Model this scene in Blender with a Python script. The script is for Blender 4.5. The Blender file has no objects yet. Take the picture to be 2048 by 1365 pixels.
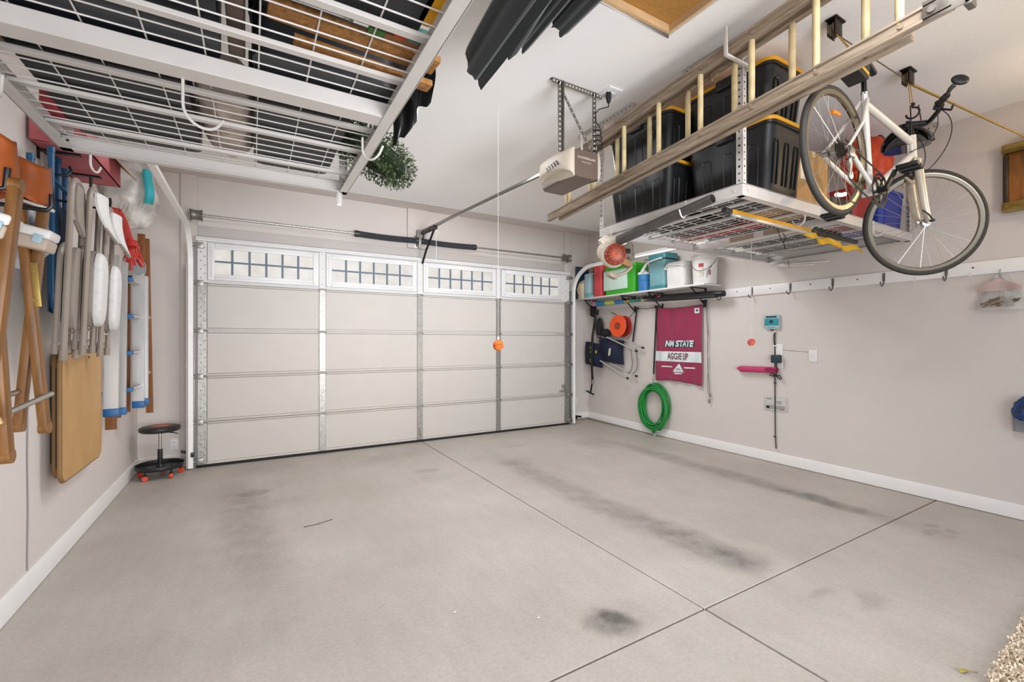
import bpy, bmesh, math, random
from mathutils import Vector as V, Matrix as M
random.seed(7)
S = bpy.context.scene
C = S.collection
PI = math.pi
# ---------------------------------------------------------------- camera, world, lights, exposure
cam = bpy.data.cameras.new('camera'); cam.lens = 36*892/2048; cam.sensor_width = 36; cam.clip_start = .05
co = bpy.data.objects.new('camera', cam); C.objects.link(co)
co.location = (0, 0, 1.37); co.rotation_euler = (PI/2, 0, -.5286)
S.camera = co
S.view_settings.view_transform = 'Standard'; S.view_settings.look = 'None'
S.view_settings.gamma = 1; S.view_settings.exposure = 0.05
S.view_settings.use_curve_mapping = False
S.cycles.use_denoising = True
S.cycles.max_bounces = 10; S.cycles.diffuse_bounces = 6
w = bpy.data.worlds.new('world'); S.world = w; w.use_nodes = True
w.node_tree.nodes['Background'].inputs[0].default_value = (.75, .85, 1, 1)
w.node_tree.nodes['Background'].inputs[1].default_value = 1.0
def area(name, loc, target, sx, sy, power, col=(1, 1, 1)):
    l = bpy.data.lights.new(name, 'AREA'); l.shape = 'RECTANGLE'; l.size = sx; l.size_y = sy; l.energy = power; l.color = col
    o = bpy.data.objects.new(name, l); C.objects.link(o); o.location = loc
    o.rotation_euler = (V(target)-V(loc)).to_track_quat('-Z', 'Y').to_euler(); return o
# added fill lights without a real source, behind the camera and under the ceiling
area('rear_fill_light', (1.0, -1.72, 1.0), (1.0, 3.0, 1.0), 3.9, 1.8, 92, (.98, .995, 1.03)).data.spread = 2.1  # added soft frontal fill from behind the camera, also reaching undersides
area('ceiling_fill_light', (1.75, .30, 3.14), (1.75, .45, 0), 1.0, .7, 46, (.985, 1, 1.045))  # added downward fill for the floor, out of view, no fixture
uplight = area('ceiling_uplight_fill', (1.55, -1.0, 1.2), (1.75, 5.5, 2.9), 1.7, 1.2, 13, (.975, .995, 1.05)); uplight.data.spread = .85  # added upward fill to brighten the far ceiling and header
area('ceiling_fill_light', (1.0, 3.5, 3.15), (.8, 3.3, 0), 1.2, .8, 38, (.985, 1, 1.045))  # added fill for the left side, no lamp hangs here
area('ceiling_fill_light', (3.3, 3.8, 3.15), (3.3, 3.8, 0), 1.2, .8, 46, (.985, 1, 1.045))  # added fill for the right side, no lamp hangs here
def bulb(name, loc, power, r, col):
    l = bpy.data.lights.new(name, 'POINT'); l.energy = power; l.shadow_soft_size = r; l.color = col
    o = bpy.data.objects.new(name, l); C.objects.link(o); o.location = loc
sp = bpy.data.lights.new('warm_spot_light', 'SPOT'); sp.energy = 150; sp.color = (1, .70, .36); sp.spot_size = .80; sp.spot_blend = .6; sp.shadow_soft_size = .06
spo = bpy.data.objects.new('warm_spot_light', sp); C.objects.link(spo); spo.location = (4.75, -1.3, 2.55)
spo.rotation_euler = (V((3.05, 1.3, 2.46))-V((4.75, -1.3, 2.55))).to_track_quat('-Z', 'Y').to_euler()
bulb('warm_bulb_light', (4.45, .42, 2.80), 7, .06, (1, .74, .42))

# ---------------------------------------------------------------- materials
def lin(h):
    h = h.lstrip('#'); r = []
    for i in (0, 2, 4):
        c = int(h[i:i+2], 16)/255; r.append(c/12.92 if c <= .04045 else ((c+.055)/1.055)**2.4)
    return (*r, 1)
def nd(nt, t, **k):
    n = nt.nodes.new(t)
    for a, b in k.items():
        if a in n.inputs: n.inputs[a].default_value = b
        else: setattr(n, a, b)
    return n
MC = {}
def mat(name, col, rough=.5, metal=0, var=.06, sc=8, bump=0, bsc=60, coat=0, trans=0, alpha=1, stretch=None, col2=None, spec=.5, sheen=0, emit=0):
    if name in MC: return MC[name]
    m = bpy.data.materials.new(name); m.use_nodes = True; nt = m.node_tree; p = nt.nodes['Principled BSDF']
    p.inputs['Roughness'].default_value = rough; p.inputs['Metallic'].default_value = metal
    p.inputs['Coat Weight'].default_value = coat; p.inputs['Transmission Weight'].default_value = trans
    p.inputs['Alpha'].default_value = alpha; p.inputs['Specular IOR Level'].default_value = spec
    p.inputs['Sheen Weight'].default_value = sheen
    c = lin(col); c2 = lin(col2) if col2 else tuple(max(0, x*(1-2.2*var)) for x in c[:3])+(1,)
    tc = nd(nt, 'ShaderNodeTexCoord'); mp = nd(nt, 'ShaderNodeMapping'); nt.links.new(tc.outputs['Object'], mp.inputs[0])
    if stretch: mp.inputs['Scale'].default_value = stretch
    nz = nd(nt, 'ShaderNodeTexNoise', Scale=sc, Detail=5.0); nt.links.new(mp.outputs[0], nz.inputs['Vector'])
    rp = nd(nt, 'ShaderNodeValToRGB'); rp.color_ramp.elements[0].position = .32; rp.color_ramp.elements[1].position = .68
    rp.color_ramp.elements[0].color = c2; rp.color_ramp.elements[1].color = c
    nt.links.new(nz.outputs['Fac'], rp.inputs[0]); nt.links.new(rp.outputs[0], p.inputs['Base Color'])
    if emit:
        nt.links.new(rp.outputs[0], p.inputs['Emission Color']); p.inputs['Emission Strength'].default_value = emit
    if bump:
        n2 = nd(nt, 'ShaderNodeTexNoise', Scale=bsc, Detail=4.0); nt.links.new(mp.outputs[0], n2.inputs['Vector'])
        b = nd(nt, 'ShaderNodeBump', Strength=bump, Distance=.01); nt.links.new(n2.outputs['Fac'], b.inputs['Height'])
        nt.links.new(b.outputs[0], p.inputs['Normal'])
    MC[name] = m; return m

# ---------------------------------------------------------------- mesh builder
def basis(d):
    d = V(d).normalized(); a = V((0, 0, 1)) if abs(d.z) < .9 else V((1, 0, 0))
    u = a.cross(d).normalized(); return u, d.cross(u)
class B:
    def __init__(s): s.bm = bmesh.new(); s.mi = 0
    def raw(s, vs, fs):
        v = [s.bm.verts.new(x) for x in vs]
        for f in fs:
            try: q = s.bm.faces.new([v[i] for i in f]); q.material_index = s.mi; q.smooth = True
            except ValueError: pass
        return s
    def merge(s, t):
        for f in t.faces: f.material_index = s.mi; f.smooth = True
        me = bpy.data.meshes.new('t'); t.to_mesh(me); t.free(); s.bm.from_mesh(me); bpy.data.meshes.remove(me); return s
    def box(s, c, d, rot=None, bev=0, seg=2):
        t = bmesh.new(); m = M.Translation(c)
        if rot is not None: m = m @ (rot.to_4x4() if hasattr(rot, 'to_4x4') and not isinstance(rot, M) else rot.to_4x4())
        bmesh.ops.create_cube(t, size=1, matrix=M.Diagonal((*d, 1)))
        if bev: bmesh.ops.bevel(t, geom=t.edges[:], offset=min(bev, .49*min(d)), segments=seg, profile=.5, affect='EDGES')
        t.transform(m); return s.merge(t)
    def bx(s, x0, x1, y0, y1, z0, z1, bev=0, seg=2):
        return s.box(((x0+x1)/2, (y0+y1)/2, (z0+z1)/2), (abs(x1-x0), abs(y1-y0), abs(z1-z0)), None, bev, seg)
    def beam(s, p0, p1, w, h, up=(0, 0, 1), bev=0):      # box from p0 to p1, w across, h along up
        p0, p1 = V(p0), V(p1); x = (p1-p0); L = x.length; x.normalize(); z = V(up); y = z.cross(x).normalized(); z = x.cross(y)
        r = M((x, y, z)).transposed(); return s.box((p0+p1)/2, (L, w, h), r, bev)
    def cyl(s, p0, p1, r, r2=None, n=14, cap=True):
        p0, p1 = V(p0), V(p1); r2 = r if r2 is None else r2; u, v = basis(p1-p0); vs = []
        for p, q in ((p0, r), (p1, r2)):
            vs += [p+(u*math.cos(2*PI*i/n)+v*math.sin(2*PI*i/n))*q for i in range(n)]
        fs = [(i, (i+1) % n, n+(i+1) % n, n+i) for i in range(n)]
        if cap: fs += [tuple(range(n-1, -1, -1)), tuple(range(n, 2*n))]
        return s.raw(vs, fs)
    def tube(s, pts, r, n=8, closed=False, sq=1):
        pts = [V(p) for p in pts]; N = len(pts); vs = []; u = None
        rr = r if isinstance(r, (list, tuple)) else [r]*N
        for i in range(N):
            a = pts[(i-1) % N] if (closed or i) else pts[0]; b = pts[(i+1) % N] if (closed or i < N-1) else pts[-1]
            t = (b-a)
            t = t.normalized() if t.length > 1e-9 else V((0, 0, 1))
            if u is None: u = basis(t)[0]
            u = (u-t*u.dot(t)); u = u.normalized() if u.length > 1e-6 else basis(t)[0]
            v = t.cross(u)
            vs += [pts[i]+(u*math.cos(2*PI*j/n)*sq+v*math.sin(2*PI*j/n))*rr[i] for j in range(n)]
        fs = []
        for i in range(N if closed else N-1):
            k = (i+1) % N
            fs += [(i*n+j, i*n+(j+1) % n, k*n+(j+1) % n, k*n+j) for j in range(n)]
        if not closed: fs += [tuple(range(n-1, -1, -1)), tuple(range((N-1)*n, N*n))]
        return s.raw(vs, fs)
    def lathe(s, prof, o, ax=(0, 0, 1), n=28):          # prof = [(radius, height)]
        o = V(o); ax = V(ax).normalized(); u, v = basis(ax); vs = []; N = len(prof)
        for r, h in prof: vs += [o+ax*h+(u*math.cos(2*PI*j/n)+v*math.sin(2*PI*j/n))*max(r, 1e-4) for j in range(n)]
        fs = [(i*n+j, i*n+(j+1) % n, (i+1)*n+(j+1) % n, (i+1)*n+j) for i in range(N-1) for j in range(n)]
        if prof[0] != prof[-1]: fs += [tuple(range(n-1, -1, -1)), tuple(range((N-1)*n, N*n))]
        return s.raw(vs, fs)
    def prism(s, poly, o, u, v, dep, scale=1):          # polygon in the (u, v) plane at o, extruded by dep along u x v
        o, u, v = V(o), V(u).normalized(), V(v).normalized(); n = u.cross(v); k = len(poly)
        a = [o+u*p+v*q for p, q in poly]; cx = sum(p for p, q in poly)/k; cy = sum(q for p, q in poly)/k
        b = [o+u*(cx+(p-cx)*scale)+v*(cy+(q-cy)*scale)+n*dep for p, q in poly]
        return s.raw(a+b, [tuple(range(k-1, -1, -1)), tuple(range(k, 2*k))]+[(i, (i+1) % k, k+(i+1) % k, k+i) for i in range(k)])
    def sheet(s, fn, nu, nv, th=0, nrm=None):            # fn(a, b) -> point, a and b in 0..1; th thick along nrm
        P = [V(fn(i/nu, j/nv)) for i in range(nu+1) for j in range(nv+1)]; W = nv+1
        fs = [(i*W+j, (i+1)*W+j, (i+1)*W+j+1, i*W+j+1) for i in range(nu) for j in range(nv)]
        if not th: return s.raw(P, fs)
        n = V(nrm)*th; K = len(P); Q = [p+n for p in P]
        f2 = [tuple(K+i for i in reversed(f)) for f in fs]
        rim = [i*W for i in range(nu+1)]+[nu*W+j for j in range(1, W)]+[i*W+nv for i in range(nu-1, -1, -1)]+[j for j in range(nv-1, 0, -1)]
        f3 = [(rim[i], rim[(i+1) % len(rim)], K+rim[(i+1) % len(rim)], K+rim[i]) for i in range(len(rim))]
        return s.raw(P+Q, [tuple(f) for f in fs]+f2+f3)
    def sph(s, c, r, n=16, sc=(1, 1, 1), jit=0, sub=None):
        t = bmesh.new(); bmesh.ops.create_uvsphere(t, u_segments=n, v_segments=max(6, n*2//3), radius=1)
        for v in t.verts:
            k = 1+jit*(random.random()-.5); v.co = V((v.co.x*sc[0]*r*k, v.co.y*sc[1]*r*k, v.co.z*sc[2]*r*k))+V(c)
        return s.merge(t)
    def torus(s, c, ax, R, r, n=40, m=8, sq=1):
        u, v = basis(ax); c = V(c)
        return s.tube([c+(u*math.cos(2*PI*i/n)+v*math.sin(2*PI*i/n))*R for i in range(n)], r, m, True, sq)
def wm(o):
    m = o.matrix_basis.copy(); p = o.parent
    while p: m = p.matrix_basis @ m; p = p.parent
    return m
def ob(name, b, m, parent=None, label=None, ang=38, world=True):
    me = bpy.data.meshes.new(name)
    if parent and world: b.bm.transform(wm(parent).inverted())
    bmesh.ops.recalc_face_normals(b.bm, faces=b.bm.faces[:])
    b.bm.to_mesh(me); b.bm.free()
    for x in (m if isinstance(m, (list, tuple)) else [m]): me.materials.append(x)
    me.set_sharp_from_angle(angle=math.radians(ang))
    o = bpy.data.objects.new(name, me); C.objects.link(o)
    if parent: o.parent = parent
    if label: o['label'] = label
    return o
def tag(o, label, cat, group=None, kind=None):
    o['label'] = label; o['category'] = cat
    if group: o['group'] = group
    if kind: o['kind'] = kind
    return o
def thing(name, label, cat, loc=(0, 0, 0), rz=0, group=None, rot=None):
    o = bpy.data.objects.new(name, None); C.objects.link(o); o.empty_display_size = .05
    o.location = loc; o.rotation_euler = rot if rot else (0, 0, rz)
    return tag(o, label, cat, group)
def single(name, b, m, label, cat, group=None, ang=38):      # a thing that is one mesh, its origin at its own centre
    vs = [v.co for v in b.bm.verts]
    c = V([(min(v[i] for v in vs)+max(v[i] for v in vs))/2 for i in range(3)])
    b.bm.transform(M.Translation(-c)); o = ob(name, b, m, None, None, ang); o.location = c
    return tag(o, label, cat, group)
def struct(name, b, m, parent=None, label=None):
    o = ob(name, b, m, parent, label)
    if not parent: o['kind'] = 'structure'
    return o
def dup(root, loc, rot=None, label=None, group=None):
    r = root.copy(); C.objects.link(r); r.location = loc
    if rot is not None: r.rotation_euler = rot
    if label: r['label'] = label
    if group: r['group'] = group
    def rec(a, b):
        for ch in list(a.children):
            c = ch.copy(); C.objects.link(c); c.parent = b; rec(ch, c)
    bpy.context.view_layer.update(); rec(root, r); return r
def text(s, size, o, right, up, m, parent, name='lettering', depth=.0015, bold=0, align='CENTER', sx=1, shear=0):
    cu = bpy.data.curves.new('t', 'FONT'); cu.body = s; cu.size = size; cu.align_x = align; cu.align_y = 'CENTER'
    cu.extrude = depth; cu.offset = bold; cu.resolution_u = 3; cu.shear = shear
    to = bpy.data.objects.new('t', cu); C.objects.link(to); bpy.context.view_layer.update()
    me = bpy.data.meshes.new_from_object(to.evaluated_get(bpy.context.evaluated_depsgraph_get()))
    bpy.data.objects.remove(to); bpy.data.curves.remove(cu)
    r, u = V(right).normalized(), V(up).normalized(); n = r.cross(u)
    T = M.Translation(o) @ M((r*sx, u, n)).transposed().to_4x4()
    b = B(); me.transform(T); b.bm.from_mesh(me); bpy.data.meshes.remove(me)
    return ob(name, b, m, parent)
def arc(c, u, v, r, a0, a1, n=10):
    c, u, v = V(c), V(u), V(v)
    return [c+(u*math.cos(a0+(a1-a0)*i/n)+v*math.sin(a0+(a1-a0)*i/n))*r for i in range(n+1)]
def rrect(w, h, r, n=5):                                     # rounded rectangle centred on the origin
    P = []
    for cx, cy, a in ((w/2-r, h/2-r, 0), (-w/2+r, h/2-r, PI/2), (-w/2+r, -h/2+r, PI), (w/2-r, -h/2+r, 1.5*PI)):
        P += [(cx+r*math.cos(a+PI/2*i/n), cy+r*math.sin(a+PI/2*i/n)) for i in range(n+1)]
    return P
def lerp(a, b, t): return tuple(x+(y-x)*t for x, y in zip(a, b))
# common materials
WALL = mat('wall_paint', '#d1c9c3', .8, var=.012, sc=3, bump=.05, bsc=180, spec=.3)
CEIL = mat('ceiling_paint', '#f0eeec', .85, var=.012, sc=2, bump=.14, bsc=70, spec=.3)
TRIMW = mat('white_trim', '#e4e1de', .45, var=.02)
WHT = mat('white_powder_coat', '#c4bfba', .38, var=.03)
GALV = mat('galvanised_steel', '#a5a29c', .42, .75, var=.12, sc=45)
STEEL = mat('steel', '#b9b7b3', .28, 1, var=.06, sc=20)
CHROME = mat('chrome', '#d6d2ca', .12, 1, var=.03)
BLK = mat('black_plastic', '#17181a', .42, var=.1)
BLKR = mat('black_rubber', '#1b1b1c', .75, var=.1)
BLKM = mat('black_metal', '#1c1c1e', .35, .4, var=.08)
DKG = mat('dark_grey_metal', '#4a4a4a', .4, .7, var=.1, sc=25)
# ---------------------------------------------------------------- the room
XL, XR, YW, YD, ZC, YB = -1.04, 5.08, 6.056, 5.844, 3.206, -1.9
def concrete():
    m = bpy.data.materials.new('concrete'); m.use_nodes = True; nt = m.node_tree; p = nt.nodes['Principled BSDF']; L = nt.links.new
    p.inputs['Roughness'].default_value = .5
    tc = nd(nt, 'ShaderNodeTexCoord'); O = tc.outputs['Object']
    def noise(sc, det, stretch=None):
        src = O
        if stretch:
            mp = nd(nt, 'ShaderNodeMapping'); mp.inputs['Scale'].default_value = stretch; L(O, mp.inputs[0]); src = mp.outputs[0]
        n = nd(nt, 'ShaderNodeTexNoise', Scale=sc, Detail=det); n.inputs['Roughness'].default_value = .6; L(src, n.inputs['Vector']); return n
    def ramp(fac, a, b, c0, c1):
        r = nd(nt, 'ShaderNodeValToRGB'); e = r.color_ramp.elements
        e[0].position, e[1].position = a, b; e[0].color, e[1].color = c0, c1; L(fac, r.inputs[0]); return r.outputs[0]
    def mix(kind, fac, a, b):
        x = nd(nt, 'ShaderNodeMix', data_type='RGBA', blend_type=kind)
        if isinstance(fac, float): x.inputs[0].default_value = fac
        else: L(fac, x.inputs[0])
        L(a, x.inputs[6])
        if isinstance(b, tuple): x.inputs[7].default_value = b
        else: L(b, x.inputs[7])
        return x.outputs[2]
    base = ramp(noise(.9, 6).outputs['Fac'], .3, .72, lin('#ada59b'), lin('#c2bbb3'))
    fine = ramp(noise(55, 6).outputs['Fac'], .3, .7, (.80, .80, .80, 1), (1, 1, 1, 1))
    brush = ramp(noise(9, 5, (1.6, .35, 1)).outputs['Fac'], .3, .75, (.90, .895, .88, 1), (1, 1, 1, 1))
    col = mix('MULTIPLY', .8, base, fine); col = mix('MULTIPLY', .9, col, brush)
    spk = ramp(noise(190, 2).outputs['Fac'], .26, .33, (.62, .6, .57, 1), (1, 1, 1, 1)); col = mix('MULTIPLY', .6, col, spk)
    wob = noise(3.2, 4).outputs['Color']
    wv = nd(nt, 'ShaderNodeVectorMath', operation='MULTIPLY_ADD'); L(wob, wv.inputs[0]); wv.inputs[1].default_value = (.22, .22, 0); L(O, wv.inputs[2])
    mot = ramp(noise(7, 6).outputs['Fac'], .25, .6, (.35, .35, .35, 1), (1, 1, 1, 1))
    stains = [  # x, y, half width across, half length, turn, strength, softness
        (.02, 4.62, .15, .09, .1, .30, .5), (.15, 4.3, .34, .22, .3, .24, .9), (-.04, 3.9, .24, 1.7, -.10, .30, .95), (.12, 5.5, .40, .4, 0, .20, .95),
        (1.63, 4.52, .15, .085, 0, .22, .6), (1.62, 4.25, .3, .2, 0, .08, .9), (1.45, 5.25, .5, .2, 0, .12, .9),
        (2.62, 4.32, .26, .22, 0, .22, .8), (2.52, 3.1, .22, 2.0, 0, .34, .95), (2.62, 2.05, .19, .62, .05, .34, .8), (2.70, 1.72, .17, .20, 0, .34, .7),
        (4.23, 3.1, .19, 2.1, 0, .38, .95), (4.22, 1.95, .13, .5, 0, .40, .85), (3.95, 4.6, .3, .4, 0, .22, .9),
        (1.515, 1.625, .155, .135, .3, .72, .7), (1.62, 1.66, .26, .18, .4, .16, .9),
        (4.20, 1.24, .09, .05, .4, .26, .6), (4.33, 1.17, .06, .05, 0, .22, .6), (4.36, 1.30, .06, .045, .4, .26, .6), (4.22, 1.14, .05, .04, 0, .20, .6),
        (2.68, 1.22, .14, .05, .2, .24, .8), (2.84, 1.08, .14, .06, -.3, .20, .8), (2.33, 2.75, .08, .05, 0, .14, .7), (2.95, 5.0, .16, .07, 0, .18, .6),
        (3.35, .95, .5, .25, 0, .07, .95), (4.5, .8, .6, .3, 0, .07, .95)]
    tot = None
    for x, y, a, b, t, k, so in stains:
        q = nd(nt, 'ShaderNodeVectorMath', operation='SUBTRACT'); L(wv.outputs[0], q.inputs[0]); q.inputs[1].default_value = (x+.11, y+.11, 0)
        r = nd(nt, 'ShaderNodeVectorRotate', rotation_type='Z_AXIS'); L(q.outputs[0], r.inputs[0]); r.inputs['Angle'].default_value = t
        s_ = nd(nt, 'ShaderNodeVectorMath', operation='MULTIPLY'); L(r.outputs[0], s_.inputs[0]); s_.inputs[1].default_value = (1/a, 1/b, 0)
        ln = nd(nt, 'ShaderNodeVectorMath', operation='LENGTH'); L(s_.outputs[0], ln.inputs[0])
        mr = nd(nt, 'ShaderNodeMapRange', interpolation_type='SMOOTHSTEP'); L(ln.outputs['Value'], mr.inputs['Value'])
        mr.inputs['From Min'].default_value = 1.15-so; mr.inputs['From Max'].default_value = 1.15; mr.inputs['To Min'].default_value = k; mr.inputs['To Max'].default_value = 0
        if tot is None: tot = mr.outputs[0]
        else:
            ad = nd(nt, 'ShaderNodeMath', operation='ADD'); L(tot, ad.inputs[0]); L(mr.outputs[0], ad.inputs[1]); tot = ad.outputs[0]
    mm = nd(nt, 'ShaderNodeMath', operation='MULTIPLY', use_clamp=True); L(tot, mm.inputs[0]); L(mot, mm.inputs[1])
    col = mix('MIX', mm.outputs[0], col, lin('#3d3833'))
    L(col, p.inputs['Base Color'])
    bp = nd(nt, 'ShaderNodeBump', Strength=.12, Distance=.01); L(noise(80, 5).outputs['Fac'], bp.inputs['Height']); L(bp.outputs[0], p.inputs['Normal'])
    return m
CONC = concrete(); JOINT = mat('joint_dirt', '#54463a', .95, var=.2, sc=30)
JX, JY, g = 2.0, 1.472, .0042
b = B()
for x0, x1 in ((XL-.1, JX-g), (JX+g, XR+.1)):
    for y0, y1 in ((YB-.1, JY-g), (JY+g, YW+.3)): b.bx(x0, x1, y0, y1, -.1, 0, .003, 1)
b.mi = 1
b.bx(XL-.1, XR+.1, JY-g-.002, JY+g+.002, -.1, -.011); b.bx(JX-g-.002, JX+g+.002, YB-.1, YW+.3, -.1, -.0105)
struct('floor', b, [CONC, JOINT])
struct('wall_left', B().bx(XL-.12, XL, YB-.1, YW+.1, 0, ZC), WALL)
struct('wall_right', B().bx(XR, XR+.12, YB-.1, YW+.1, 0, ZC), WALL)
b = B(); b.bx(XL, -.45, YW, YW+.12, 0, ZC); b.bx(4.45, XR, YW, YW+.12, 0, ZC); b.bx(-.45, 4.45, YW, YW+.12, 2.40, ZC)
struct('wall_door', b, WALL)
b = B(); b.bx(XL, -.9, YB-.12, YB, 0, ZC); b.bx(4.95, XR, YB-.12, YB, 0, ZC); b.bx(-.9, 4.95, YB-.12, YB, 2.6, ZC); b.bx(-.9, 4.95, YB-.12, YB, 0, .03)
struct('wall_rear', b, WALL)
# ceiling with the recessed attic hatch
HX0, HX1, HY0, HY1 = 1.22, 2.17, .86, 1.845
b = B()
b.bx(XL-.1, HX0, YB-.1, YW+.12, ZC, ZC+.12); b.bx(HX1, XR+.1, YB-.1, YW+.12, ZC, ZC+.12)
b.bx(HX0, HX1, YB-.1, HY0, ZC, ZC+.12); b.bx(HX0, HX1, HY1, YW+.12, ZC, ZC+.12)
b.mi = 1; b.bx(XL, XR, 5.735, YW, ZC-.004, ZC)  # wall colour on the flat ceiling paints in the shaded band by the door
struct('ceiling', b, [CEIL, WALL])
OSB = mat('hatch_board', '#b07f3e', .8, var=.10, sc=30, stretch=(1, 4, 1)); PINE = mat('hatch_casing', '#cfae84', .6, var=.05, sc=12)
h = thing('attic_hatch', 'tan board attic hatch recessed in the white ceiling', 'hatch', ((HX0+HX1)/2, (HY0+HY1)/2, ZC))
b = B(); k = .022
b.tube([(HX0, HY0, ZC+.002), (HX1, HY0, ZC+.002), (HX1, HY1, ZC+.002), (HX0, HY1, ZC+.002)], .012, 8, True); ob('bullnose_edge', b, CEIL, h)
b = B(); b.bx(HX0, HX0+k, HY0, HY1, ZC+.006, ZC+.06); b.bx(HX1-k, HX1, HY0, HY1, ZC+.006, ZC+.06); b.bx(HX0+k, HX1-k, HY0, HY0+k, ZC+.006, ZC+.06); b.bx(HX0+k, HX1-k, HY1-k, HY1, ZC+.006, ZC+.06)
ob('casing', b, PINE, h)
ob('panel', B().bx(HX0+.018, HX1-.018, HY0+.018, HY1-.018, ZC+.05, ZC+.068), OSB, h)
# baseboards
def base(name, p0, p1, n, z0a, z0b, z1a, z1b):
    p0, p1, n = V(p0), V(p1), V(n); t = .014; b = B(); P = []
    for p, z0, z1 in ((p0, z0a, z1a), (p1, z0b, z1b)):
        for o_, z in ((0, z0), (t, z0), (t, z1-.008), (t-.006, z1), (0, z1)): P.append(p+n*o_+V((0, 0, z)))
    b.raw(P, [(0, 1, 2, 3, 4), (9, 8, 7, 6, 5)]+[(i, (i+1) % 5, 5+(i+1) % 5, 5+i) for i in range(5)]); struct(name, b, TRIMW)
base('baseboard_left', (XL, YB, 0), (XL, YW, 0), (1, 0, 0), .004, .004, .130, .130)
base('baseboard_right', (XR, YB, 0), (XR, 4.6, 0), (-1, 0, 0), .003, .010, .116, .118)
base('baseboard_right', (XR, 4.6, 0), (XR, YW, 0), (-1, 0, 0), .010, .040, .118, .138)
base('baseboard_door', (XL, YW, 0), (-.67, YW, 0), (0, -1, 0), .004, .004, .130, .130)
base('baseboard_door', (4.70, YW, 0), (XR, YW, 0), (0, -1, 0), .042, .042, .138, .138)
b = B(); b.bx(XR-.0125, XR-.001, 4.2, YW, 0, .042); b.bx(4.55, XR, YW-.0125, YW-.001, 0, .044)
struct('trim_1', b, mat('stem_wall_concrete', '#8f8577', .9, var=.1, sc=14))
# boards round the door opening
b = B(); b.bx(-.668, -.515, YW-.035, YW, .0, ZC-.004, .003); struct('trim_2', b, WALL)
b = B(); b.bx(4.543, 4.69, YW-.035, YW, .0, ZC-.004, .003); struct('trim_3', b, WALL)
b = B(); b.bx(1.856, 2.151, YW-.035, YW, 2.66, ZC-.004, .003); struct('trim_4', b, WALL)
b = B(); b.bx(-.513, 4.54, YW-.022, YW, 2.34, 2.655, .003); struct('trim_5', b, mat('header_paint', '#c2bbb6', .75, var=.02))

# ---------------------------------------------------------------- the sectional door
DOOR = mat('door_white', '#c0bab3', .6, var=.012, sc=5, bump=.02, bsc=200); DOORW = mat('door_frame_white', '#d8d7d6', .4, var=.02)
DOORT = mat('door_top_section_white', '#d2d1cf', .5, var=.02); MUNT = mat('muntin_slate', '#5c6c79', .5, var=.08)
def frosted():
    m = bpy.data.materials.new('daylit_frosted_glass'); m.use_nodes = True; nt = m.node_tree; p = nt.nodes['Principled BSDF']; L = nt.links.new
    tc = nd(nt, 'ShaderNodeTexCoord'); n = nd(nt, 'ShaderNodeTexNoise', Scale=9.0, Detail=5.0); L(tc.outputs['Object'], n.inputs['Vector'])
    r = nd(nt, 'ShaderNodeValToRGB'); r.color_ramp.elements[0].position = .3; r.color_ramp.elements[1].position = .7
    r.color_ramp.elements[0].color = lin('#d3cbc0'); r.color_ramp.elements[1].color = lin('#e6e2dc'); L(n.outputs['Fac'], r.inputs[0])
    p.inputs['Base Color'].default_value = (.12, .12, .12, 1); p.inputs['Roughness'].default_value = .35
    L(r.outputs[0], p.inputs['Emission Color']); p.inputs['Emission Strength'].default_value = .80
    return m
GLASS = frosted()
d = bpy.data.objects.new('door_1', None); C.objects.link(d); d.location = (2.0, YD+.03, 0); d['kind'] = 'structure'
d['label'] = 'closed white sectional garage door with a row of gridded windows'; d['category'] = 'garage door'
ZS = [.028, .493, .987, 1.481, 1.994, 2.485]; X0, X1 = -.505, 4.50
for i in range(5):
    b = B(); z0, z1 = ZS[i], ZS[i+1]
    b.bx(X0, X1, YD+.012, YD+.052, z0+.002, z1-.002, .002, 1)
    if i < 4:                                                      # insulated back, rails top and bottom
        b.bx(X0+.09, X1-.09, YD+.006, YD+.014, z0+.030, z1-.022, .003, 1)
        b.bx(X0+.02, X1-.02, YD-.004, YD+.014, z1-.020, z1-.002, .004, 2)
        if i: b.bx(X0+.02, X1-.02, YD-.002, YD+.014, z0+.002, z0+.028, .006, 2)
    else:
        b.bx(X0, X1, YD-.002, YD+.014, z0+.002, z0+.020, .006, 2); b.bx(X0, X1, YD+.004, YD+.014, z0+.020, z0+.048, .004, 2)
    ob('door_section', b, DOORT if i == 4 else DOOR, d)
b = B(); b.tube([(X0-.01, YD-.012, 2.462), (X1+.01, YD-.012, 2.462)], .014, 10); b.bx(X0-.01, X1+.01, YD-.01, YD+.03, 2.456, 2.496, .004)
ob('top_strut', b, DOORW, d)
STX = [X0+.045, .745, 1.97, 3.18, X1-.045]
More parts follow.
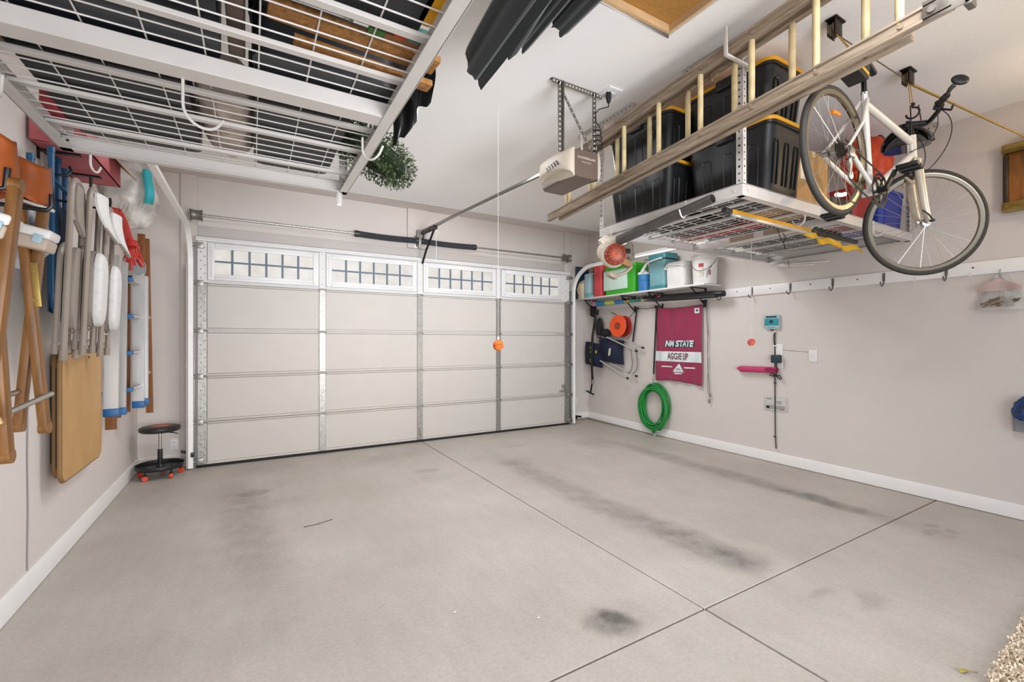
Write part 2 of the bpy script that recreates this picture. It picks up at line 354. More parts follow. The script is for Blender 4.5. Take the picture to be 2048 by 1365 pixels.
for k, x in enumerate(STX):                                        # perforated galvanised stiles, one per column
    wd = .085 if k in (0, 4) else .074
    for i in range(5):
        b = B(); z0, z1 = ZS[i], ZS[i+1]
        b.bx(x-wd/2, x+wd/2, YD-.006, YD+.012, z0+.012, z1-.012, .003, 1)
        b.mi = 1; nn = 9 if k in (0, 4) else 5
        for j in range(nn):
            zz = z0+.06+(z1-z0-.12)*j/(nn-1); xx = x+(.022 if k == 0 else -.022 if k == 4 else .008)*(1 if j % 2 else -.6)
            b.cyl((xx, YD-.0075, zz), (xx, YD-.004, zz), .007 if k in (0, 4) else .0045, n=8)
        ob('stile', b, [DOORT if i == 4 else GALV, mat('stile_slot', '#7d7a75', .6)], d)
    for i in range(1, 5):
        z = ZS[i]; b = B()
        b.bx(x-wd/2-.004, x+wd/2+.004, YD-.014, YD-.002, z-.014, z+.010, .003); b.prism([(-.03, .0), (.03, 0), (.018, -.06), (-.018, -.06)], (x, YD-.008, z-.012), (1, 0, 0), (0, 0, 1), .004)
        b.cyl((x-wd/2-.012, YD-.016, z-.001), (x+wd/2+.012, YD-.016, z-.001), .0065, n=8)
        ob('hinge', b, GALV, d)
for x, sg in ((X0+.03, -1), (X1-.03, 1)):
    for z in (.08, .493, .987, 1.481, 1.994, 2.40):
        b = B(); b.cyl((x, YD-.028, z), (x+sg*.06, YD-.028, z), .005, n=8); b.cyl((x+sg*.048, YD-.028, z), (x+sg*.066, YD-.028, z), .021, n=14)
        b.bx(x-.03, x+.03, YD-.036, YD-.004, z-.03, z+.03, .004); ob('roller', b, GALV, d)
ob('weather_seal', B().bx(X0-.01, X1+.01, YD+.006, YD+.05, .002, .032, .008), BLKR, d)
b = B(); b.tube([(1.97, YD-.006, .20), (1.97, YD-.035, .19), (1.97, YD-.042, .14), (1.97, YD-.035, .09), (1.97, YD-.006, .08)], .008, 8); ob('pull_handle', b, CHROME, d)
b = B(); b.bx(4.30, 4.44, YD-.016, YD, .545, .57, .003); b.bx(4.345, 4.40, YD-.03, YD-.006, .61, .66, .005); ob('latch', b, GALV, d)
for k, (fx0, fx1) in enumerate(((-.412, .705), (.785, 1.925), (2.015, 3.135), (3.225, 4.325))):
    zc, zo0, zo1 = 2.238, 2.034, 2.436; cx = (fx0+fx1)/2; hw = (fx1-fx0)/2; gi = .062; zi0, zi1 = 2.097, 2.378
    b = B()
    for x0, x1, z0, z1 in ((fx0, fx0+gi, zo0, zo1), (fx1-gi, fx1, zo0, zo1), (fx0+gi, fx1-gi, zo0, zi0), (fx0+gi, fx1-gi, zi1, zo1)):
        b.bx(x0, x1, YD-.014, YD+.014, z0, z1, .006, 2)
    for x0, x1, z0, z1 in ((fx0+.03, fx0+gi+.004, zo0+.03, zo1-.028), (fx1-gi-.004, fx1-.03, zo0+.03, zo1-.028), (fx0+gi+.004, fx1-gi-.004, zo0+.03, zi0+.003), (fx0+gi+.004, fx1-gi-.004, zi1-.003, zo1-.028)):
        b.bx(x0, x1, YD-.021, YD-.004, z0, z1, .004, 2)
    f = ob('window_frame', b, DOORW, d)
    ob('window_pane', B().bx(fx0+gi-.006, fx1-gi+.006, YD-.004, YD+.002, zi0-.006, zi1+.006), GLASS, f)
    b = B(); gx0, gx1 = fx0+gi, fx1-gi
    for j in range(1, 6):
        x = gx0+(gx1-gx0)*j/6; b.bx(x-.0115, x+.0115, YD-.010, YD-.0035, zi0, zi1)
    b.bx(gx0, gx1, YD-.0115, YD-.0036, zc-.010, zc+.010); ob('muntin_grid', b, MUNT, f)

# ---------------------------------------------------------------- tracks, torsion spring, opener
WTR = mat('white_track_paint', '#f1efec', .3, var=.03)
def track(x, sg, label, yend, r=.34):
    t = thing('garage_door_track', label, 'door track', (x, YD, 0), 0, 'garage door tracks')
    zt = 2.16; zh = 2.545
    path = [(0, .02), (0, zt)]+[(-r*(1-math.cos(a)), zt+(zh-zt)*math.sin(a)) for a in [PI/2*i/12 for i in range(1, 13)]]+[(-(YD-.03-yend), zh-.02)]
    def off(o):                                                     # the path shifted sideways along its normal
        out = []
        for i, (p, q) in enumerate(path):
            a = path[max(i-1, 0)]; c = path[min(i+1, len(path)-1)]; tx, tz = c[0]-a[0], c[1]-a[1]; L = math.hypot(tx, tz) or 1
            out.append((p+o*tz/L, q-o*tx/L))
        return out
    def strip(o0, o1, xa, xb, b):
        A, D = off(o0), off(o1); vs = []
        for (p, q), (p2, q2) in zip(A, D):
            vs += [(x+sg*xa, YD-.03+p, q), (x+sg*xa, YD-.03+p2, q2), (x+sg*xb, YD-.03+p2, q2), (x+sg*xb, YD-.03+p, q)]
        n = len(A); fs = [(0, 1, 2, 3), tuple(4*(n-1)+i for i in (3, 2, 1, 0))]
        for i in range(n-1): fs += [(4*i+j, 4*i+(j+1) % 4, 4*i+4+(j+1) % 4, 4*i+4+j) for j in range(4)]
        b.raw(vs, fs)
    b = B(); strip(-.026, .026, .022, .025, b); strip(-.026, -.023, -.022, .024, b); strip(.023, .026, -.010, .024, b); ob('rail', b, WTR, t)
    for z in (.55, 1.1, 1.6):
        b = B(); b.bx(x+sg*.024, x+sg*.03, YD-.02, YW-.036, z-.02, z+.02); b.bx(x+sg*.03, x+sg*.07, YW-.042, YW-.035, z-.03, z+.03); ob('bracket', b, GALV, t)
    b = B(); b.bx(x+sg*.026, x+sg*.04, YD-.04, YW-.03, .02, 2.2, .002); ob('angle_iron', b, GALV if sg > 0 else WALL, t)
    return t
track(-.556, -1, 'white garage door track curving up left of the door', 3.55, r=.40)
track(4.56, 1, 'white garage door track curving up right of the door above the wall shelf', 2.98, r=.46)
t = thing('torsion_spring_shaft', 'thin steel torsion shaft with black coil springs above the garage door', 'torsion spring', (2.0, 5.93, 2.74))
ys = 5.93; zs = 2.745
ob('shaft', B().cyl((-.56, ys, zs), (4.60, ys, zs), .0125), STEEL, t)
for x0, x1 in ((1.165, 1.968), (2.005, 2.82)):
    b = B(); n = int((x1-x0)/.0088); P = []
    for i in range(n*8+1):
        a = 2*PI*i/8; P.append((x0+(x1-x0)*i/(n*8), ys+.036*math.cos(a), zs-.010*math.sin(PI*i/(n*8))+.036*math.sin(a)))
    b.tube(P, .0046, 5); b.cyl((x0, ys, zs-.003), (x1, ys, zs-.003), .031, n=16, cap=False)
    s_ = ob('spring', b, mat('spring_black', '#4d5156', .5, .4, var=.1), t)
    for xx in (x0, x1): b = B(); b.lathe([(.013, -.03), (.040, -.03), (.043, 0), (.040, .03), (.013, .03)], (xx, ys, zs), (1, 0, 0), 16); ob('winding_cone', b, DKG, s_)
b = B(); b.bx(1.972, 2.0, ys-.05, YW-.036, zs-.06, zs+.05, .003); b.bx(1.945, 2.03, YW-.042, YW-.035, zs-.09, zs+.09, .003); b.bx(1.975, 1.998, ys-.04, ys-.03, zs-.09, zs+.06, .003); ob('center_bracket', b, GALV, t)
for x, sg in ((-.515, 1), (4.515, -1)):
    b = B(); b.lathe([(.02, -.05), (.058, -.05), (.060, -.045), (.050, -.03), (.052, .03), (.064, .05), (.02, .052)], (x, ys, zs), (sg, 0, 0), 24); ob('cable_drum', b, mat('cast_aluminium', '#8d8983', .45, .8, var=.1), t)
    b = B(); b.bx(x-sg*.062, x-sg*.056, ys-.055, YW-.02, zs-.06, zs+.055, .002); b.cyl((x-sg*.07, ys, zs), (x-sg*.05, ys, zs), .027); ob('bearing_plate', b, GALV, t)
    b = B(); b.tube([(x, ys-.058, zs), (x-sg*.02, YD-.01, .1)], .0016, 5); ob('lift_cable', b, STEEL, t)
# opener
OG = mat('opener_bronze_grey', '#5a4c43', .38, var=.04, sc=12); LENS = mat('opener_lens', '#ada191', .55, var=.03)
t = thing('garage_door_opener', 'grey garage door opener with pale lens ends hung from the ceiling on perforated straps', 'garage door opener', (2.03, 2.63, 2.46))
b = B(); ya, yb, za, zb = 2.44, 2.83, 2.515, 2.705
b.prism([(1.925, .02), (1.945, 0), (2.115, 0), (2.135, .02), (2.135, .18), (2.12, .19), (1.94, .19), (1.925, .18)], (0, yb, za), (1, 0, 0), (0, 0, 1), yb-ya)
ob('motor_housing', b, OG, t)
def lens(sg):
    x0 = 1.93 if sg < 0 else 2.13; b = B()
    def fn(a, c):
        th = PI*a; z = -.004+.20*c
        bul = (1-abs(2*c-1)**3)**.5; y = (ya+yb)/2-math.cos(th)*(yb-ya)/2*(1 if True else 1)
        x = x0+sg*(.002+.085*math.sin(th)**.7*(.45+.55*bul))
        return (x, y, za+z+(.0 if c > .5 else .05*math.sin(th)*(1-c/.5)**1.5+.045*a*(1-c/.5)))
    b.sheet(fn, 22, 12); vs = [fn(i/22, 0) for i in range(23)]; b.raw(vs, [tuple(range(23))]); vs = [fn(i/22, 1) for i in range(23)]; b.raw(vs, [tuple(range(23))])
    o = ob('light_lens', b, LENS, t)
    b = B()
    for j in range(5):
        y = 2.66-.028*j; b.beam((x0+sg*.086, y, za+.104+.004*j), (x0+sg*.084, y-.020, za+.074+.004*j), .014, .008)
    ob('vent_slot', b, BLK, o)
lens(-1); lens(1)
TXT = mat('opener_lettering', '#b7aca0', .5)
text('CHAMBERLAIN', .024, (2.03, ya-.0015, za+.135), (1, 0, 0), (0, 0, 1), TXT, t, depth=.0008)
text('POWER DRIVE', .013, (2.03, ya-.0015, za+.106), (1, 0, 0), (0, 0, 1), TXT, t, depth=.0006)
b = B(); r0, r1 = (2.04, 2.80, 2.715), (2.04, 5.93, 2.885)
b.beam(r0, r1, .030, .034, bev=.004); b.mi = 1; b.beam((2.04, 2.80, 2.697), (2.04, 5.80, 2.860), .018, .004)
ob('rail', b, [mat('rail_steel', '#8b8a87', .22, 1, var=.05), CHROME], t)
b = B(); b.box((2.04, 5.72, 2.852), (.045, .44, .05), M.Rotation(.05, 3, 'X'), .005); b.box((2.04, 5.48, 2.836), (.055, .09, .05), None, .006); ob('trolley', b, BLKM, t)
b = B(); b.beam((2.045, 5.49, 2.83), (2.03, 5.75, 2.60), .005, .028, (1, 0, 0)); b.beam((2.03, 5.74, 2.62), (2.00, YD-.01, 2.42), .005, .028, (1, 0, 0)); ob('door_arm', b, BLKM, t)
b = B(); b.tube([(2.055, 5.46, 2.83), (2.06, 5.462, 2.6), (2.056, 5.46, 2.40)], .0035, 6); b.tube([(2.055, 5.46, 2.81), (2.085, 5.45, 2.775), (2.10, 5.45, 2.745)], .0035, 6); ob('release_cord', b, mat('white_cord', '#e9e6e0', .8), t)
b = B(); b.bx(1.97, 2.0, 5.93, YW-.036, 2.77, 2.90, .003); b.bx(2.06, 2.09, 5.93, YW-.036, 2.77, 2.90, .003); ob('header_bracket', b, GALV, t)
def perf(b, p0, p1, w, up, nh, hr=.006, th=.003, flange=0):         # punched steel strap; holes are dark inlays
    p0, p1 = V(p0), V(p1); b.mi = 0; b.beam(p0, p1, th, w, up); x = (p1-p0).normalized(); y = V(up).cross(x).normalized(); z = x.cross(y)
    if flange: b.beam(p0+z*(w/2)*1+y*flange/2, p1+z*(w/2)+y*flange/2, abs(flange), th, up)
    b.mi = 1
    for i in range(nh):
        c = p0+(p1-p0)*((i+.5)/nh); b.cyl(c-y*(th*.7), c+y*(th*.7), hr, n=8)
HOLE = mat('punched_hole', '#d9d6d1', .8); HOLED = mat('punched_hole_dark', '#38352f', .8)
STRAP = mat('strap_steel', '#77716a', .45, .6, var=.12, sc=30)
b = B(); perf(b, (1.80, 2.53, 3.185), (2.25, 2.53, 3.185), .034, (0, 0, 1), 16, flange=.03); ob('ceiling_angle', b, [STRAP, HOLE], t)
for x, yy in ((1.866, 2.53), (2.178, 2.53)):
    b = B(); perf(b, (x, yy, 2.70), (x, yy, 3.19), .034, (1, 0, 0), 14, flange=.028 if x < 2 else -.0281); ob('hanger_strap', b, [STRAP, HOLE], t)
b = B(); perf(b, (1.888, 2.526, 3.12), (2.168, 2.526, 2.73), .02, (1, 0, 1), 11, .004); ob('brace_strap', b, [STRAP, HOLE], t)
for x in (1.95, 2.10): b = B(); b.bx(x-.015, x+.015, ya+.04, ya+.07, zb, zb+.02, .002); ob('mounting_clip', b, STEEL, t)
opener = t
# ceiling outlet and the opener's cord
t = thing('ceiling_outlet', 'white ceiling outlet plate beside the garage door opener', 'outlet', (2.28, 2.47, ZC))
ob('cover_plate', B().bx(2.215, 2.345, 2.405, 2.535, ZC-.012, ZC, .004), TRIMW, t)
ob('receptacle', B().bx(2.245, 2.315, 2.45, 2.49, ZC-.016, ZC-.010, .004), TRIMW, t)
b = B(); P = [(2.262, 2.468, ZC-.05), (2.262, 2.47, 3.09), (2.20, 2.50, 3.07), (2.165, 2.50, 3.03), (2.17, 2.50, 2.97)]
for i in range(70):
    a = i*.42; P.append((2.185+.026*math.cos(a)+.012*math.sin(i*.9), 2.50+.026*math.sin(a), 2.93-.0026*i))
P += [(2.19, 2.52, 2.72), (2.12, 2.60, 2.705)]
b.tube(P, .0045, 6); t = ob('power_cord', b, BLKR, opener)
b = B(); b.lathe([(.010, -.055), (.016, -.04), (.021, -.01), (.019, .022), (.0, .022)], (2.262, 2.468, ZC-.034), (0, 0, 1), 12); ob('plug', b, BLKR, t)
# balls hung as parking guides
def ball(c, r, ztop, label, m1, m2, beads=0):
    t = thing('hanging_ball', label, 'ball', (c[0], c[1], c[2]))
    b = B(); b.sph(c, r, 24); ob('ball', b, m1, t)
    b = B(); cx = V(c); P = []
    for i in range(61):                                             # the curved seam of the ball
        a = 2*PI*i/60; th = .62*math.sin(2*a); q = V((math.cos(a)*math.cos(th), math.sin(th), math.sin(a)*math.cos(th)))
        q = M.Rotation(.9, 3, 'Z') @ (M.Rotation(.5, 3, 'X') @ q); P.append(cx+q*(r*1.0))
    b.tube(P[:-1], r*.055, 5, True); ob('seam', b, m2, t)
    b = B(); z = c[2]+r
    if beads:
        n = int((ztop-z)/.018)
        for i in range(n): b.sph((c[0], c[1], z+.009+(ztop-z)*i/n), .0045, 6)
        b.cyl((c[0], c[1], z), (c[0], c[1], ztop), .0014, n=5)
    else: b.cyl((c[0], c[1], z-.005), (c[0], c[1], ztop), .0012, n=5); b.sph((c[0], c[1], z+.012), .010, 8, (1, 1, 1.5))
    ob('string', b, mat('white_string', '#dcd9d4', .8), t)
ball((1.63, 3.0, 1.338), .0405, ZC, 'orange ball hanging on a thin string from the middle of the ceiling', mat('orange_ball', '#e0791f', .75, var=.12, sc=40, col2='#c2561a'), mat('ball_seam', '#7a330c', .8))
ball((3.732, 2.287, 1.359), .031, 2.248, 'small pink and orange ball on a beaded chain under the right rack', mat('pink_orange_ball', '#e8761f', .6, sc=14, col2='#b83a78', var=.1), mat('ball_seam_pink', '#a3306a', .7), 1)
# ---------------------------------------------------------------- overhead storage racks
WIRE = mat('white_wire', '#cdc8c3', .4, var=.03)
def rack(label, x0, x1, y0, y1, z, mid, strips, posts, wstep, cstep):
    t = thing('overhead_storage_rack', label, 'storage rack', ((x0+x1)/2, (y0+y1)/2, z)); hb = .072
    def bm(a, c, inner):                                            # channel beam: web plus a lower and an upper lip
        b = B(); a, c, i = V(a), V(c), V(inner); u = V((0, 0, 1))
        b.beam(a+u*hb/2, c+u*hb/2, .004, hb, u); b.beam(a+i*.022+u*.002, c+i*.022+u*.002, .044, .004, u); b.beam(a+i*.010+u*hb, c+i*.010+u*hb, .024, .006, u)
        d_ = (c-a).normalized()
        for p in (a+d_*.05, c-d_*.05): b.cyl(p+u*.035-i*.006, p+u*.035+i*.006, .008, n=8)
        ob('beam', b, WHT, t)
    bm((x0, y0, z), (x0, y1, z), (1, 0, 0)); bm((x1, y0, z), (x1, y1, z), (-1, 0, 0)); bm((x0, y0, z), (x1, y0, z), (0, 1, 0)); bm((x0, y1, z), (x1, y1, z), (0, -1, 0))
    axis, m = mid
    b = B()
    if axis == 'x': b.bx(x0+.004, x1-.004, m-.042, m+.042, z+.004, z+.064, .003, 1)
    else: b.bx(m-.042, m+.042, y0+.004, y1-.004, z+.004, z+.064, .003, 1)
    mb = ob('middle_beam', b, WHT, t)
    for s_ in strips:
        b = B()
        if axis == 'x': b.bx(x0+.004, x1-.004, s_-.015, s_+.015, z+.046, z+.062, .002, 1)
        else: b.bx(s_-.015, s_+.015, y0+.004, y1-.004, z+.046, z+.062, .002, 1)
        ob('deck_strip', b, WHT, t)
    for lo, hi in ((0, 1), (1, 2)):
        b = B(); L0, L1 = [(y0, m), (m, y1)][lo] if axis == 'x' else [(x0, m), (m, x1)][lo]
        S0, S1 = (x0, x1) if axis == 'x' else (y0, y1); zz = z+.066; rw = .0028
        n = int((L1-L0-.02)/wstep)
        for i in range(n+1):
            q = L0+.01+(L1-L0-.02)*i/n
            if axis == 'x': b.cyl((S0+.002, q, zz), (S1-.002, q, zz), rw, n=6)
            else: b.cyl((q, S0+.002, zz), (q, S1-.002, zz), rw, n=6)
        n = int((S1-S0)/cstep)
        for i in range(n+1):
            q = S0+.012+(S1-S0-.024)*i/n
            if axis == 'x': b.cyl((q, L0+.006, zz+.005), (q, L1-.006, zz+.005), rw, n=6)
            else: b.cyl((L0+.006, q, zz+.005), (L1-.006, q, zz+.005), rw, n=6)
        ob('wire_deck', b, WIRE, t)
    for (px, py, sx, sy) in posts:
        b = B(); b.bx(px, px+sx*.003, py, py+sy*.040, z, ZC-.005); b.bx(px, px+sx*.040, py, py+sy*.003, z, ZC-.005); b.mi = 1
        for i in range(int((ZC-z-.06)/.042)):
            zz = z+.05+.042*i; k = .006 if i % 3 else .008
            b.cyl((px-sx*.0007, py+sy*.02, zz), (px+sx*.0037, py+sy*.02, zz), k, n=8); b.cyl((px+sx*.02, py-sy*.0007, zz), (px+sx*.02, py+sy*.0037, zz), k*.8, n=8)
        ob('post', b, [WHT, HOLED], t)
        b = B(); ya, yb = (py-.18, py+.42) if sy > 0 else (py-.38, py+.28)
        b.bx(px-sx*.001, px-sx*.004, ya, yb, ZC-.040, ZC-.004); b.bx(px-sx*.001, px+sx*.038, ya, yb, ZC-.008, ZC-.004); b.mi = 1
        for i in range(15):
            yy = ya+.03+(yb-ya-.06)*i/14; b.cyl((px-sx*.0045, yy, ZC-.022), (px-sx*.0005, yy, ZC-.022), .0058, n=8)
        ob('ceiling_bracket', b, [WHT, HOLED], t)
    return t, mb
LX0, LX1, LY0, LY1, LZ = -.755, .492, .60, 2.822, 2.250
rl, _ = rack('white wire overhead storage rack hung above the left wall', LX0, LX1, LY0, LY1, LZ, ('x', 1.82), [.85, 1.08, 1.326, 1.59, 2.03, 2.28, 2.62],
     [(LX0, LY1, 1, -1), (LX1, LY1, -1, -1), (LX0, LY0, 1, 1), (LX1, LY0, -1, 1)], .066, .152)
RX0, RX1, RY0, RY1, RZ = 2.53, 4.985, 1.605, 2.868, 2.243
rr, mb = rack('white wire overhead storage rack along the right wall holding black totes', RX0, RX1, RY0, RY1, RZ, ('y', 3.76), [2.85, 3.12, 3.42, 4.05, 4.35, 4.7],
     [(RX0, RY0, 1, 1), (RX0, RY1, 1, -1), (RX1, RY0, -1, 1), (RX1, RY1, -1, -1)], .062, .125)
b = B(); b.bx(3.714, 3.717, 1.95, 2.17, RZ+.012, RZ+.054); b.bx(3.714, 3.717, 2.26, 2.48, RZ+.012, RZ+.054); ob('paper_label', b, mat('old_label', '#9c8b76', .8, var=.12, sc=60), mb)
def jhook(p, dirn, r, drop, label, m=WHT, rad=.005, name='storage_hook', group='white hooks under the racks', up=.0):
    p = V(p); d_ = V(dirn).normalized(); z = V((0, 0, 1))
    P = [p+z*up, p-z*drop]+[p-z*drop+d_*(r-r*math.cos(a))-z*r*math.sin(a) for a in [PI*.86*i/10 for i in range(1, 11)]]
    P.append(P[-1]+(P[-1]-P[-2]).normalized()*.02)
    return single(name, B().tube(P, rad, 8), m, label, 'hook', group)
jhook((-.20, 1.86, LZ+.012), (.75, .35, 0), .060, .09, 'white curled hook under the middle beam of the left rack')
jhook((.42, 2.02, LZ+.012), (.55, -.8, 0), .055, .05, 'white curled hook under the right edge of the left rack')
jhook((-.735, 2.16, LZ+.01), (.4, -.9, 0), .055, .03, 'white curled hook under the left edge of the left rack')
jhook((-.66, 2.835, LZ+.02), (.25, .9, 0), .035, .05, 'white hook below the far left corner of the left rack')
b = B(); b.lathe([(.016, 0), (.017, -.06), (.014, -.072), (.0, -.074)], (.45, 2.80, LZ-.001), n=14); 
t = single('post_end_cap', b, mat('clear_plastic', '#e6e4e0', .15, alpha=.55, trans=.3), 'clear plastic cap under the front corner of the left rack', 'cap')
# ---- what lies on the left rack
NAVY = mat('tote_navy', '#0f141e', .45, var=.15); DARK = mat('tote_dark', '#141518', .45, var=.15); CHAR = mat('charcoal_plastic', '#222327', .5, var=.1)
YEL = mat('lid_yellow', '#d79a16', .45, var=.06)
zt = LZ+.0745
def tote(name, label, cx, cy, z0, lx, ly, h, m, ml, group, ribs=True, latch=True, tp=.86):
    t = thing(name, label, 'storage tote', (cx, cy, z0), 0, group)
    b = B(); R = .055; bot = rrect(lx*tp, ly*(tp-.02), R); top = rrect(lx*.955, ly*.945, R); n = len(bot)
    rim = rrect(lx*.985, ly*.98, R)
    vs = [(cx+x, cy+y, z0) for x, y in bot]+[(cx+x, cy+y, z0+h-.05) for x, y in top]+[(cx+x, cy+y, z0+h-.05) for x, y in rim]+[(cx+x, cy+y, z0+h-.03) for x, y in rim]
    fs = [tuple(range(n-1, -1, -1)), tuple(range(3*n, 4*n))]
    for k in range(3): fs += [(k*n+i, k*n+(i+1) % n, (k+1)*n+(i+1) % n, (k+1)*n+i) for i in range(n)]
    b.raw(vs, fs); ob('body', b, m, t)
    if ribs:                                                        # raised ribs: an arch on each side face
        for ax, sg in (('x', -1), ('y', -1)):
            L = (ly if ax == 'x' else lx); D = (lx if ax == 'x' else ly)
            for o_ in (-.30, -.02, .24):
                def P(s, k):                                        # s along the face, k = height share
                    w_ = (.43+.0475*k)*D; q = s*L*(.9+.1*k)
                    return (cx+sg*w_, cy+q, z0+(h-.05)*k) if ax == 'x' else (cx+q, cy+sg*w_, z0+(h-.05)*k)
                r = B(); r.tube([P(o_-.055, .10), P(o_-.055, .70), P(o_-.035, .76), P(o_+.035, .76), P(o_+.055, .70), P(o_+.055, .10)], .006, 6); ob('rib', r, m, t)
    b = B(); P = rrect(lx, ly, R+.01); b.prism(P, (cx, cy, z0+h-.032), (1, 0, 0), (0, 1, 0), .022); b.prism(rrect(lx*.9, ly*.9, R), (cx, cy, z0+h-.011), (1, 0, 0), (0, 1, 0), .011, .97)
    ob('lid', b, ml, t)
    if latch:
        for sg in (-1, 1):
            b = B(); b.bx(cx+sg*lx/2-.012, cx+sg*lx/2+.012, cy-.06, cy+.06, z0+h-.075, z0+h-.008, .006); ob('latch', b, BLK, t)
    return t
tote('storage_tote', 'navy plastic tote at the near left of the left rack', -.42, 1.00, zt, .70, .78, .40, NAVY, NAVY, 'totes on the left rack', tp=.95)
tote('storage_tote', 'dark navy tote on the left rack right before the middle beam', -.42, 1.625, zt, .70, .43, .38, NAVY, NAVY, 'totes on the left rack', tp=.95)
tote('storage_tote', 'dark tote near the far left corner of the left rack', -.445, 2.33, zt, .49, .92, .34, DARK, DARK, 'totes on the left rack', tp=.95)
tote('storage_tote', 'charcoal tote between the tan roll and the green wreath', .19, 2.33, zt, .38, .92, .34, CHAR, CHAR, 'totes on the left rack', tp=.95)
tote('storage_tote', 'dark grey tote behind the cork planks on the left rack', .205, 1.02, zt, .50, .78, .33, CHAR, CHAR, 'totes on the left rack', False, tp=.95)
tote('storage_tote', 'flat charcoal tote between the cork planks and the middle beam', .24, 1.755, zt, .50, .16, .20, CHAR, CHAR, 'totes on the left rack', False, False, tp=.95)
b = B(); b.prism(rrect(.055, .20, .025), (.455, 1.20, zt), (1, 0, 0), (0, 1, 0), .03); single('tote_lid', b, YEL, 'yellow tote lid lying at the right edge of the left rack', 'lid')
b = B(); b.bx(-.066, -.018, .95, 1.78, zt, zt+.28, .012); single('long_carton', b, mat('brown_carton', '#5c4a3e', .85, var=.2, sc=7), 'narrow brown carton between the navy and grey totes', 'box')
t = thing('rolled_pad', 'tan quilted roll lying on the left rack between dark totes', 'bedroll', (-.09, 2.5, zt))
def fn(a, c):
    th = 2*PI*a; r = .098*(1+.035*math.sin(7*th+5*c)+.03*math.sin(19*c+2*math.sin(3*th)))*(1-.10*abs(2*c-1)**6); return (-.095+r*math.cos(th)*1.1, 2.10+.66*c, zt+.100+r*math.sin(th)*.98)
b = B().sheet(fn, 32, 30); b.raw([fn(i/32, 0) for i in range(32)], [tuple(range(32))]); b.raw([fn(i/32, 1) for i in range(32)], [tuple(range(32))])
ob('roll', b, mat('quilted_tan', '#b3a498', .85, var=.14, sc=22, bump=.6, bsc=35), t)
CORK = mat('cork_board', '#9a6a35', .9, var=.22, sc=55, bump=.2, bsc=90)
b = B(); b.box((.30, 1.475, zt+.012), (.52, .085, .022), M.Rotation(.05, 3, 'Z'), .003); single('cork_block', b, CORK, 'brown cork plank lying across the left rack, nearer of two', 'board', 'cork planks')
b = B(); b.box((.35, 1.605, zt+.012), (.47, .055, .022), M.Rotation(.06, 3, 'Z'), .003); single('cork_block', b, CORK, 'narrow brown cork plank across the left rack, its end sticking out', 'board', 'cork planks')
t = thing('folding_game_board', 'printed board with red, teal and green patches near the cork planks', 'board', (.42, 1.36, zt))
for x0, x1, y0, y1, hx in ((.385, .425, 1.33, 1.395, '#c2401f'), (.425, .485, 1.33, 1.395, '#4d7f72'), (.36, .485, 1.395, 1.42, '#8f5c34'), (.31, .36, 1.39, 1.42, '#3f6b2f')):
    b = B(); b.bx(x0, x1, y0, y1, zt, zt+.012, .001); ob('printed_panel', b, mat('print'+hx, hx, .7, var=.1, sc=30), t)
b = B()                                                            # black plastic sheeting spilling over the right edge
def fn(a, c):
    y = 1.70+.52*a; s = math.sin(9*a+3*c)*.018+math.sin(23*a)*.008
    return (.49+.135*math.sin(c*PI*.55)+s*.7, y+.03*math.sin(7*c), zt+.19*math.cos(c*PI*.5)**.8+.006+abs(s))
b.sheet(fn, 36, 14, .006, (0, 0, 1)); single('plastic_sheet', b, mat('black_sheeting', '#202124', .3, var=.1), 'crumpled black plastic sheet over the right edge of the left rack', 'sheet')
t = thing('wreath', 'green leafy wreath hanging over the right front corner of the left rack', 'wreath', (.53, 2.46, zt+.05))
c = V((.575, 2.50, zt+.075)); u, v = basis((.45, -.10, .88)); b = B(); R = .165
b.tube([c+(u*math.cos(2*PI*i/30)+v*math.sin(2*PI*i/30))*R for i in range(30)], .03, 8, True); ob('ring', b, mat('wreath_core', '#1d2a18', .9), t)
for nm, hexs in (('leaves', '#33482a'), ('pale_leaves', '#6f8350')):
    b = B()
    for i in range(4200 if nm == 'leaves' else 1700):
        a = random.random()*2*PI; q = random.random()*2*PI; rr_ = .028+.055*random.random()
        e = u*math.cos(a)+v*math.sin(a); n = u.cross(v); p = c+e*R+(e*math.cos(q)+n*math.sin(q))*rr_
        o_ = (e*math.cos(q)+n*math.sin(q)+V((random.random()-.5, random.random()-.5, random.random()-.5))*1.2).normalized(); s_ = basis(o_)[0]*.0050; L = .012+.014*random.random()
        b.raw([p, p+o_*L*.5+s_, p+o_*L, p+o_*L*.5-s_], [(0, 1, 2, 3)])
    o = ob(nm, b, mat(nm, hexs, .6, var=.2, sc=40), t); o['kind'] = 'stuff'
b = B(); b.box((-.70, 1.99, zt+.05), (.08, .20, .09), None, .004); single('carton', b, mat('tan_carton', '#a98e74', .85, var=.12, sc=20), 'small tan carton at the left edge of the left rack', 'box')
b = B(); b.box((-.712, 2.62, zt+.06), (.05, .24, .11), None, .004); single('carton', b, mat('red_carton', '#a3363a', .7, var=.08), 'red carton at the far left corner of the left rack', 'box')
